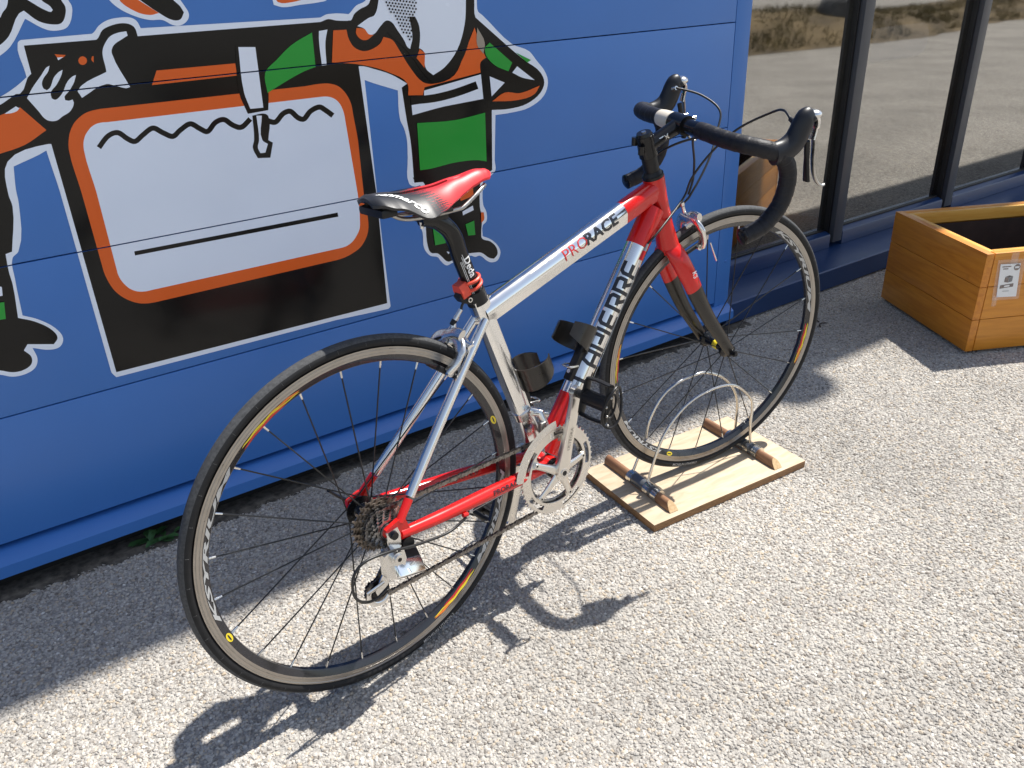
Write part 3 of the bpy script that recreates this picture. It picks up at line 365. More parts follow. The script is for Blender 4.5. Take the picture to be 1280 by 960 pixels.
# ---------------------------------------------------------------- ground and gravel
W = WALL_Y
gr = MB(); gr.add([(-40, -40, 0), (60, -40, 0), (60, 40, 0), (-40, 40, 0)], [(0, 1, 2, 3)])
tag(gr.build('ground', 'ground', smooth=0), kind='structure')
def chip_mesh():
    bm = bmesh.new(); bmesh.ops.create_icosphere(bm, subdivisions=1, radius=1)
    me = bpy.data.meshes.new('gravel_chip'); bm.to_mesh(me); bm.free(); me.materials.append(MT['pebble']); return me
def gravel():
    me = bpy.data.meshes.new('gravel')
    me.from_pydata([(-1.2, 1.84, .002), (-1.2, .9, .002), (-.1, 0.55, .002), (1.05, 0.1, .002), (3.3, 0.9, .002), (3.6, 1.84, .002)], [], [(0, 1, 2, 3, 4, 5)])
    o = link('gravel', me); tag(o, 'pale sunlit gravel chippings bound into the paved ground', 'gravel', kind='stuff')
    ng = bpy.data.node_groups.new('scatter_chips', 'GeometryNodeTree')
    ng.interface.new_socket('Geometry', in_out='INPUT', socket_type='NodeSocketGeometry')
    ng.interface.new_socket('Geometry', in_out='OUTPUT', socket_type='NodeSocketGeometry')
    N = ng.nodes; L = ng.links
    gi = N.new('NodeGroupInput'); go = N.new('NodeGroupOutput')
    ds = N.new('GeometryNodeDistributePointsOnFaces'); ds.distribute_method = 'RANDOM'; ds.inputs['Density'].default_value = 42000; ds.inputs['Seed'].default_value = 3
    ico = N.new('GeometryNodeMeshIcoSphere'); ico.inputs['Radius'].default_value = 1.0; ico.inputs['Subdivisions'].default_value = 1
    sm = N.new('GeometryNodeSetMaterial'); sm.inputs['Material'].default_value = MT['pebble']
    ip = N.new('GeometryNodeInstanceOnPoints')
    rs = N.new('FunctionNodeRandomValue'); rs.data_type = 'FLOAT_VECTOR'; rs.inputs[0].default_value = (.0024, .0021, .0018); rs.inputs[1].default_value = (.0060, .0050, .0038)
    rr = N.new('FunctionNodeRandomValue'); rr.data_type = 'FLOAT_VECTOR'; rr.inputs[0].default_value = (-.34, -.34, 0); rr.inputs[1].default_value = (.34, .34, 6.283)
    for q in (rs, rr): q.inputs['Seed'].default_value = 11 if q is rs else 5
    L.new(gi.outputs[0], ds.inputs['Mesh']); L.new(ds.outputs['Points'], ip.inputs['Points']); L.new(ico.outputs['Mesh'], sm.inputs['Geometry'])
    L.new(sm.outputs[0], ip.inputs['Instance']); L.new(rs.outputs[0], ip.inputs['Scale']); L.new(rr.outputs[0], ip.inputs['Rotation'])
    jn = N.new('GeometryNodeJoinGeometry'); L.new(ip.outputs[0], jn.inputs[0]); L.new(gi.outputs[0], jn.inputs[0]); L.new(jn.outputs[0], go.inputs[0])
    md = o.modifiers.new('chips', 'NODES'); md.node_group = ng
    me.materials.append(MT['binder'])
gravel()
# ---------------------------------------------------------------- blue clad wall
JOINTS = (0.4015, 0.709, 1.0135)
XC, XG = 2.108, 2.041           # outer corner of the wall, vertical groove before the corner trim
wall = thing('clad_wall', 'blue metal clad wall in flush horizontal panels behind the bicycle', 'wall', (0, W, 0))
def panel(x0, x1, z0, z1, name='cladding_panel'):
    MB().box(((x0 + x1) / 2, 0.02, (z0 + z1) / 2), (x1 - x0, 0.04, z1 - z0), bev=0.0016).build(name, 'wall', wall)
G = 0.00125
rows = [0.116] + list(JOINTS) + [1.32, 1.626, 1.932, 2.238, 2.544, 2.85, 3.156, 3.462, 3.768, 4.074, 4.38, 4.686, 4.992, 5.25]
for z0, z1 in zip(rows[:-1], rows[1:]): panel(-3.2, XG - G, z0 + (G if z0 > .2 else 0), z1 - G)
MB().box((0.85 - 1.3, 0.06, 2.6), (4.98, 0.06, 5.0)).build('backing_sheet', 'gasket', wall)
# corner trim: a plain vertical blue post with a rivet near its foot
MB().box(((XG + XC) / 2 + G / 2, 0.075, 2.68), (XC - XG - G, 0.15, 5.16), bev=0.002).build('corner_trim', 'wall', wall)
for z in (0.26, 1.5): MB().lathe([(0.0, -0.0035), (0.0035, -0.003), (0.0055, 0.0)], 12, (2.082, 0.0, z)).build('rivet', 'wall', wall)
# sloped drip flashing at the foot
fl = MB(); pr = [(0.03, 0.104), (0.010, 0.1035), (-0.003, 0.099), (-0.028, 0.083), (-0.0315, 0.0795), (-0.0325, 0.052), (-0.029, 0.050), (0.03, 0.050)]
fl.prism(pr, -3.2, XC, (V((0, 1, 0)), V((0, 0, 1)), V((1, 0, 0)))); fl.build('base_flashing', 'wall', wall, 25)
MB().box((-0.55, 0.05, 0.025), (5.3, 0.06, 0.055)).build('footing', 'gasket', wall)
# eave above the picture: it casts the strip of shade along the wall
H = 5.2
def eave(poly, z0, z1, name, m='soffit'):
    MB().prism(poly, z0, z1, (V((1, 0, 0)), V((0, 1, 0)), V((0, 0, 1)))).build(name, m, wall, 0)
ey = lambda y, h=H: y + 0.02 * h - W
dx = 0.553 * H
eave([(-3.2, ey(1.425)), (1.86 + dx, ey(1.425)), (2.06 + dx, ey(1.40)), (11, ey(1.40)), (11, 0.6), (-3.2, 0.6)], H, H + 0.16, 'eave')
ex = 1.965 + dx; oc = [(ex + 0.105 * cos(t) * (1.0 if cos(t) < 0 else 1.1), ey(1.372) - 0.105 * max(sin(t), 0) * 1.0) for t in [pi * k / 10 for k in range(11)]]
eave([(ex + 0.115, ey(1.43))] + oc + [(ex - 0.105, ey(1.43))], H + 0.02, H + 0.12, 'shade_bump_block')  # unseen block added and shaped to cast the bump in the shade edge
# ---------------------------------------------------------------- vinyl pictures on the wall
def soften(P):
    """round the gentle vertices of a traced outline, keep the real corners"""
    P = [V(q) for q in P]; n = len(P); T = []
    for i in range(n):
        a, b = P[i] - P[i - 1], P[(i + 1) % n] - P[i]
        if a.length < 1e-6 or b.length < 1e-6: T.append(None); continue
        T.append((a.normalized() + b.normalized()).normalized() if a.normalized().dot(b.normalized()) > 0.5 else None)
    o = []
    for i in range(n):
        j = (i + 1) % n; o.append(tuple(P[i])); L = (P[j] - P[i]).length
        if L < 0.006 or L > 0.11 or (T[i] is None and T[j] is None): continue
        d = (P[j] - P[i]); m0 = (T[i] * L if T[i] is not None else d); m1 = (T[j] * L if T[j] is not None else d)
        for t in (.25, .5, .75):
            h = P[i] * (2 * t ** 3 - 3 * t * t + 1) + m0 * (t ** 3 - 2 * t * t + t) + P[j] * (3 * t * t - 2 * t ** 3) + m1 * (t ** 3 - t * t); o.append(tuple(h))
    return o
def decal(root, k, items):
    for i, (d, nm, c, poly) in enumerate([q for q in MURAL if q[0] == k]):
        y = -0.0006 - i * 0.00006
        poly = soften(poly)
        bm = bmesh.new(); vs = [bm.verts.new((x, y, z)) for x, z in poly]
        
        for t3 in tessellate_polygon([[V((x, z, 0)) for x, z in poly]]): bm.faces.new([vs[q] for q in t3])
        bm.normal_update()
        for j in JOINTS:        # the film is cut where the panels meet
            for s in (-1, 1):
                bmesh.ops.bisect_plane(bm, geom=bm.verts[:] + bm.edges[:] + bm.faces[:], plane_co=(0, 0, j + s * G), plane_no=(0, 0, 1))
            kill = [q for q in bm.faces if abs(q.calc_center_median().z - j) < G * 0.999]
            bmesh.ops.delete(bm, geom=kill, context='FACES')
        for q in bm.faces:
            q.normal_update()
            if q.normal.y > 0: q.normal_flip()
        me = bpy.data.meshes.new(nm); bm.to_mesh(me); bm.free(); me.materials.append(MT['d' + c]); link(nm, me, root)
DL = [('large vinyl picture of a white plate framed in orange on black between two cartoon workers', 'wall picture'),
      ('cut-off black and white vinyl hand shape at the upper left corner of the blue wall', 'wall picture'),
      ('orange and black vinyl boot shape pointing down above the plate picture', 'wall picture'),
      ('small orange vinyl sliver with white edge at the top, above the plate picture', 'wall picture')]
for k, (lb, ct) in enumerate(DL):
    r = thing('wall_picture', lb, ct, (0, W, 0)); decal(r, k, MURAL)
    if k == 0:
        b = MB(); y = -0.0006 - 62 * 0.00006
        for x, z in DOTS:
            b.add([(x + 0.0023 * cos(t), y, z + 0.0023 * sin(t)) for t in [2 * pi * q / 8 for q in range(8)]], [tuple(range(8))])
        tag(b.build('halftone_dots', 'dk', r, 0), kind='stuff')
# ---------------------------------------------------------------- glazed front right of the corner
gf = thing('glazed_front', 'tall dark glass window front with grey mullions right of the blue wall', 'window front', (0, W, 0))
YG = 0.19; X1 = 6.4
pr = [(0.26, 0.099), (0.155, 0.099), (0.004, 0.0905), (0.0, 0.0865), (0.0, 0.012), (0.26, 0.012)]
MB().prism(pr, XC + 0.002, X1, (V((0, 1, 0)), V((0, 0, 1)), V((1, 0, 0)))).build('sill', 'navy', gf, 25)
MB().box(((XC + X1) / 2, 0.07, 0.006), (X1 - XC, 0.11, 0.013)).build('footing', 'gasket', gf)
mul = [2.893 + 0.812 * k for k in range(4)]
edges = [XC + 0.004] + mul
for i, x in enumerate(mul):
    x0 = x
    MB().box((x0 + 0.029, 0.188, 1.75), (0.058, 0.076, 3.26), bev=0.002).build('mullion', 'frame_grey', gf)
    MB().box((x0 - 0.0065, 0.191, 1.75), (0.012, 0.040, 3.26), bev=0.001).build('gasket', 'gasket', gf)
    MB().box((x0 + 0.0625, 0.194, 1.75), (0.008, 0.034, 3.26), bev=0.001).build('gasket', 'gasket', gf)
for i in range(4):
    xa = XC + 0.003 if i == 0 else mul[i - 1] + 0.0675; xb = mul[i] - 0.0135
    rl = MB(); rl.prism([(0.24, 0.1), (0.154, 0.1), (0.154, 0.150), (0.157, 0.157), (0.176, 0.164), (0.24, 0.164)], xa, xb, (V((0, 1, 0)), V((0, 0, 1)), V((1, 0, 0))))
    rl.build('bottom_rail', 'navy', gf, 25)
    MB().box(((xa + xb) / 2, YG - 0.002, 0.1675), (xb - xa, 0.010, 0.006)).build('gasket', 'gasket', gf)
    MB().box(((xa + xb) / 2, YG + 0.004, 1.77), (xb - xa, 0.006, 3.2)).build('glass_pane', 'glass', gf, 0)
P = [(3.12, 1.02), (3.40, 1.02)]
stk = [(3.02, .80), (3.34, .80)] + [(3.34 + .062 * cos(u), .862 + .062 * sin(u)) for u in [-pi / 2 + pi * k / 10 for k in range(1, 10)]] + [(3.34, .924), (3.02, .924)]
MB().add([(x, YG + .0004, z) for x, z in stk], [tuple(range(len(stk)))]).build('frosted_sticker', 'frost', gf, 0)
# the room behind the glass
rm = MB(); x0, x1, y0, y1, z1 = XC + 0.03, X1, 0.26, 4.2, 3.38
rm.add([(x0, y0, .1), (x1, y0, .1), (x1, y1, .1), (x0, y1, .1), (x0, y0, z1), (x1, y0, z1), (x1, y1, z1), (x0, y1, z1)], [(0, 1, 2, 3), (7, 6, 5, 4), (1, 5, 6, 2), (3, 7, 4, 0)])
rm.add([(x0, y1, .1), (x1, y1, .1), (x1, y1, 1.5), (x0, y1, 1.5)], [(0, 1, 2, 3)])      # upper back wall left open, an added gap to brighten the room
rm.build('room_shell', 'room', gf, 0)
MB().box(((x0 + X1) / 2, 0.42, 0.12), (X1 - x0, 0.29, 0.04), bev=0.004).build('inner_sill', 'inner_grey', gf)
for xa, wd in ((2.81, 0.13), (3.49, 0.14), (3.72, 0.09), (4.30, 0.14), (4.53, 0.09), (5.12, 0.14)):     # strips added behind the panes to imitate double-reflection bands
    MB().box((xa, 0.30, 1.74), (wd, 0.012, 3.1)).build('reflection_band', 'inner_grey', gf)
tl = MB(); nx, ny = 14, 8
for j in range(ny + 1):
    for i in range(nx + 1):
        x = 2.53 + 0.34 * i / nx; y = W + 0.32 + 0.16 * j / ny
        h = 0.146 + 0.05 * max(0, 1 - ((i - 7) / 7.5) ** 2) * (0.5 + 0.5 * sin(j * 0.9 + i * 0.35)) + 0.012 * random.random()
        tl.v.append((x + 0.03 * sin(j * 1.3), y, h))
for j in range(ny):
    for i in range(nx):
        a = j * (nx + 1) + i; tl.f.append((a, a + 1, a + nx + 2, a + nx + 1)); tl.m.append(0)
o = tl.build('folded_cloth', 'teal', None); tag(o, 'crumpled teal cloth lying inside at the foot of the first window', 'cloth')
sol = o.modifiers.new('thickness', 'SOLIDIFY'); sol.thickness = 0.006
# ---------------------------------------------------------------- bank across the road, seen mirrored in the glass
bank = MB(); nx, ny = 60, 16
for j in range(ny + 1):
    for i in range(nx + 1):
        x = 2 + 26 * i / nx; t = j / ny; y = -3.72 - 0.25 * sin(x * 0.9) * (1 - t) - 4.2 * t + 0.06 * random.uniform(-1, 1)
        z = 0.004 + 0.40 * sin(min(1, t * 1.25) * pi) ** 1.0 * (0.7 + 0.3 * sin(x * 0.7)) * (1 if 0 < t < 1 else 0) + (0.05 * random.random() if 0 < j < ny else 0)
        bank.v.append((x, y, z))
for j in range(ny):
    for i in range(nx):
        a = j * (nx + 1) + i; bank.f.append((a, a + nx + 1, a + nx + 2, a + 1)); bank.m.append(0)
tag(bank.build('grass_bank', 'earth', None, 60), kind='structure')
gb = MB()
for k in range(26000):
    x = random.uniform(5, 24); t = random.random() ** 1.2; y = -3.75 - 0.25 * sin(x * 0.9) * (1 - t) - 3.9 * t
    z = 0.40 * sin(min(1, t * 1.25) * pi) * (0.7 + 0.3 * sin(x * 0.7)); h = random.uniform(0.02, 0.11) * (0.6 + 0.8 * (sin(x * 2.3) * sin(y * 3.1 + x) > -.2)); a = random.uniform(0, pi); d = 0.012
    lx, ly = random.uniform(-.06, .06), random.uniform(-.06, .06)
    gb.add([(x - d * cos(a), y - d * sin(a), z), (x + d * cos(a), y + d * sin(a), z), (x + lx, y + ly, z + h)], [(0, 1, 2)])
tag(gb.build('dry_grass', 'grass', None, 0), 'dry yellow grass on the bank mirrored in the windows', 'grass', kind='stuff')
def boulder(c, r, sc, m, label, seed):
    rnd = random.Random(seed); bm = bmesh.new(); bmesh.ops.create_icosphere(bm, subdivisions=3, radius=1)
    pl = [(V((rnd.gauss(0, 1), rnd.gauss(0, 1), rnd.gauss(0, 1))).normalized(), rnd.uniform(0.62, 0.9)) for _ in range(12)]
    for q in bm.verts:
        for nn, dd in pl:
            e = q.co.dot(nn) - dd
            if e > 0: q.co -= nn * e
        q.co = V((q.co.x * sc[0], q.co.y * sc[1], q.co.z * sc[2])) * r
    me = bpy.data.meshes.new('boulder'); bm.to_mesh(me); bm.free(); me.materials.append(MT[m])
    o = link('boulder', me); o.location = c; tag(o, label, 'boulder')
boulder((12.15, -4.65, 0.34), 0.50, (.95, .8, .72), 'rock', 'big dark boulder on the dry bank mirrored at the top of the first window', 1)
boulder((12.35, -5.05, 0.40), 0.17, (1.2, .9, .8), 'rock2', 'small pale stone beside the dark boulder in the window reflection', 2)
# ---------------------------------------------------------------- dark soil swept against the foot of the wall
sm_ = MB(); rs_ = random.Random(21); nx = 160
for i in range(nx + 1):
    x = -1.1 + 3.3 * i / nx; w_ = .012 + .026 * max(0, sin(x * 3.1 + 1) * .5 + .5) ** 2 * (1.2 - .35 * x) + rs_.uniform(-.008, .012)
    sm_.v += [(x, W + .02, .0065), (x, W - .012 - w_ * .5, .0065 + rs_.uniform(0, .003)), (x, W - .015 - max(.004, w_), .0035)]
for i in range(nx):
    o = 3 * i; sm_.f += [(o, o + 1, o + 4, o + 3), (o + 1, o + 2, o + 5, o + 4)]; sm_.m += [0, 0]
tag(sm_.build('soil', 'soil', None, 0), 'dark damp soil swept along the foot of the blue wall', 'soil', kind='stuff')
# ---------------------------------------------------------------- weed and twigs
wd = thing('weed', 'small dark green weed at the foot of the blue wall left of the rear wheel', 'weed', (0.135, 1.795, 0.0))
rl = random.Random(9)
for k in range(15):
    a = rl.uniform(0, 2 * pi); ln = rl.uniform(0.025, 0.055); wdt = ln * 0.42; el = rl.uniform(0.15, 0.9); st = V((cos(a) * cos(el), sin(a) * cos(el) * 0.75, sin(el)))
    sd = V((-sin(a), cos(a), 0)); up = st.cross(sd); b = MB(); base = V((rl.uniform(-.035, .035), rl.uniform(-.015, .015), 0.004)) + st * 0.012; vs = []
    for i in range(6):
        t = i / 5; w_ = wdt * sin(pi * min(1, t * 0.92 + 0.06)) ** 0.8 * (1 + 0.25 * (i % 2)); c = base + st * ln * t - V((0, 0, 0.014 * t * t))
        vs += [c + sd * w_ * 0.5 + V((0, 0, w_ * .2)), c, c - sd * w_ * 0.5 + V((0, 0, w_ * .2))]
    for i in range(5):
        o = 3 * i; b.f += [(o, o + 1, o + 4, o + 3), (o + 1, o + 2, o + 5, o + 4)]; b.m += [0, 0]
    b.v = [tuple(q) for q in vs]; b.build('leaf', 'leaf', wd, 60)
for k, (x, y, a, ln, lb) in enumerate(((2.362, 1.606, .3, .05, 'short dark twig lying on the shaded gravel right of the front wheel'), (2.40, 1.640, 1.0, .03, 'tiny curled twig just beyond the short dark twig on the gravel'))):
    d = V((cos(a), sin(a), 0)); n_ = V((-sin(a), cos(a), 0)); P = [V((x, y, .006)) + d * ln * t + n_ * 0.010 * sin(t * 4) + V((0, 0, .004 * sin(t * 3))) for t in [q / 5 for q in range(6)]]
    tag(MB().tube(P, [.002, .0028, .0025, .0022, .0018, .001], 6).build('twig', 'twig'), lb, 'twig')
# ---------------------------------------------------------------- planter
A = V(PLANTER[0]); B = V(PLANTER[1]); A.z = B.z = 0
dl = (B - A).normalized(); df = V((dl.y, -dl.x, 0)); LD = (B - A).length; LF = 0.86; Z0 = 0.015
pl = thing('wooden_planter', 'square orange-stained pine planter box with a white card on its sunny side', 'planter', A, (0, 0, atan2(df.y, df.x)))
PX, PY, PZ = V((1, 0, 0)), V((0, 1, 0)), V((0, 0, 1))       # local x along the front, y along the left side
hb = 0.11
for k in range(3):
    z = Z0 + hb * (k + 0.5)
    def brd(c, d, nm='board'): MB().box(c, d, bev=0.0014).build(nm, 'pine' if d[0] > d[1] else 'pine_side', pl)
    brd((0.0125, LD / 2, z), (0.025, LD, hb - 0.0014))                     # left side, end grain towards the front
    brd((LF - 0.0125, LD / 2, z), (0.025, LD, hb - 0.0014))
    brd((LF / 2 + .001, 0.0140, z), (LF - 0.056, 0.024, hb - 0.0018)); brd((LF / 2, LD - 0.0135, z), (LF - 0.051, 0.024, hb - 0.0014))
zt = Z0 + 3 * hb
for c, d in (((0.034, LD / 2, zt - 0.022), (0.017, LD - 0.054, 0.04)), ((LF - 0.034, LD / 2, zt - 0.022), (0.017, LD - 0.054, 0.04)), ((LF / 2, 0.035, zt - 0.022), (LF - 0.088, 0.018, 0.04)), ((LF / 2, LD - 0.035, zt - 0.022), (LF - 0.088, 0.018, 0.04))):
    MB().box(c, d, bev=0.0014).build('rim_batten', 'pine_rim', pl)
b = MB(); x0, x1, y0, y1, z0, z1 = .045, LF - .045, .046, LD - .046, .06, zt - .045
b.add([(x0, y0, z0), (x1, y0, z0), (x1, y1, z0), (x0, y1, z0), (x0, y0, z1), (x1, y0, z1), (x1, y1, z1), (x0, y1, z1)], [(0, 1, 2, 3), (0, 1, 5, 4), (1, 2, 6, 5), (2, 3, 7, 6), (3, 0, 4, 7)]); b.build('liner', 'liner', pl, 0)
for x in (.04, LF - .04):
    for y in (.04, LD - .04): MB().box((x, y, 0.0325), (.04, .04, .061)).build('foot', 'liner', pl)
# card in a clear sleeve taped to the front
cd = thing('info_card', 'white card in a clear sleeve taped on the sunny side of the wooden planter', 'card', A, (0, 0, atan2(df.y, df.x)))
def quad(nm, P, y, m): MB().add([(x, y, z) for x, z in P], [(0, 1, 2, 3)]).build(nm, m, cd, 0)
quad('card', [(.063, .1995), (.1305, .1965), (.118, .3065), (.0507, .3085)], -.0022, 'paper')
quad('clear_sleeve', [(.048, .190), (.140, .188), (.130, .322), (.0385, .3235)], -.0034, 'film')
quad('tape', [(.050, .170), (.066, .170), (.066, .204), (.050, .204)], -.0041, 'film'); quad('tape', [(.08, .305), (.104, .305), (.104, .344), (.08, .344)], -.0041, 'film')
quad('printed_band', [(.066, .2275), (.111, .2310), (.110, .2425), (.0655, .2390)], -.0026, 'brownprint')
quad('band_text', [(.080, .2315), (.098, .2330), (.0978, .2380), (.0798, .2365)], -.0028, 'paper')
MB().add([(.1085 + .0105 * cos(t), -.0026, .295 + .0105 * sin(t)) for t in [2 * pi * q / 20 for q in range(20)]], [tuple(range(20))]).build('badge', 'brownprint', cd, 0)
quad('badge_text', [(.1015, .292), (.1155, .292), (.1155, .298), (.1015, .298)], -.0028, 'paper')
for i, (x, z, ln) in enumerate(((.058, .298, .030), (.062, .291, .018), (.078, .2165, .022))): quad('text_line', [(x, z), (x + ln, z - .0005), (x + ln, z + .003), (x, z + .0035)], -.0026, 'brownprint' if i < 2 else 'greyink')
for P, m in (([(.076, .249), (.090, .246), (.090, .261), (.076, .265)], 'brownprint'), ([(.0905, .246), (.103, .249), (.103, .266), (.0905, .261)], 'rock'), ([(.076, .2655), (.090, .2615), (.1025, .2665), (.089, .270)], 'liner')): quad('printed_box', P, -.0026, m)
# ---------------------------------------------------------------- wheel stand
c0 = V((PLANK[1][0], PLANK[1][1], 0)); e1 = V((PLANK[2][0], PLANK[2][1], 0)) - c0; LW = e1.length; ang = atan2(e1.y, e1.x); LP = 0.283
st = thing('wheel_stand', 'plywood board with two battens and wire hoops holding the front wheel upright', 'bike stand', c0, (0, 0, ang))
TB = 0.0245
bd = MB().box((LW / 2, LP / 2, 0.0145), (LW, LP, 0.020), bev=0.0012)
for i, f in enumerate(bd.f):
    zs = [bd.v[q][2] for q in f]
    if min(zs) < 0.0238: bd.m[i] = 1
bd.build('board', ['ply', 'plyedge'], st)
inv = st.matrix_basis.copy()
inv = Matrix.Translation(c0) @ Matrix.Rotation(ang, 4, 'Z'); inv = inv.inverted()
half = [(cos(t), sin(t)) for t in [pi * k / 10 for k in range(11)]]
hx = {}
for nm, P in (('L', BAR_L), ('R', BAR_R)):
    a, b_ = inv @ V(P[0]), inv @ V(P[1]); x = (a.x + b_.x) / 2; hx[nm] = x
    ya, yb = 0.010, LP - 0.004
    if nm == 'L': ya, yb = 0.014, LP - 0.006
    w_, h = 0.0125, 0.022
    prof = [(x + w_ * cx_, TB + 0.001 + h * sx_) for cx_, sx_ in half]
    bb = MB(); sl_ = 0.022   # lower end sawn at a slant
    n = len(prof); vs = [(px_, ya + (sl_ * (1 - (pz - TB) / h) * -1 + sl_), pz) for px_, pz in prof]; vs = [(px_, ya + sl_ * (pz - TB) / h * 0.9, pz) for px_, pz in prof] + [(px_, yb, pz) for px_, pz in prof]
    bb.add(vs, [tuple(range(n))[::-1]], 1); bb.add(vs, [tuple(range(n, 2 * n))] + [(i, (i + 1) % n, n + (i + 1) % n, n + i) for i in range(n)], 0)
    bb.build('batten', ['batten', 'batten_end'], st, 50)
    ym = {'L': 0.128, 'R': 0.135}[nm]
    MB().tube([(x, ym - .055, TB + .012), (x, ym + .055, TB + .012)], .0150, 20).build('pipe_sleeve', 'pipe', st)
    for q in (-.050, -.02, .045): MB().tube([(x, ym + q - .009, TB + .012), (x, ym + q + .009, TB + .012)], .0166, 20).build('pipe_clip', 'wire', st)
# ================================================================ the bicycle
# local axes: x forward, y to the left side (towards the wall), z up; origin under the rear axle
Bo, Bx, By, Bz = [V(q) for q in BIKE]
BM = Matrix((Bx, By, Bz)).transposed().to_4x4(); BM.translation = Bo
bike = thing('road_bicycle', 'silver and red racing bicycle with drop handlebars held upright by its front wheel', 'bicycle')
bike.location = Bo; bike.rotation_euler = BM.to_euler()
RW = V((0, 0, 0.3343)); FW = V((0.966, 0, 0.3606))
HA = rad(17.5); SA = V((-sin(HA), 0, cos(HA)))                    # steering axis
AX0 = V((0.752, 0, 0.792))                                        # top of the head tube
def axis(z): return AX0 + SA * ((z - AX0.z) / SA.z)
STEER = Matrix.Translation(AX0) @ Matrix.Rotation(-0.2216, 4, SA) @ Matrix.Translation(-AX0)
BARS = Matrix.Translation(AX0) @ Matrix.Rotation(-0.2216 - 0.085, 4, SA) @ Matrix.Translation(-AX0)
Y_ = V((0, 1, 0))
def dirs(a): return V((cos(a), 0, sin(a)))
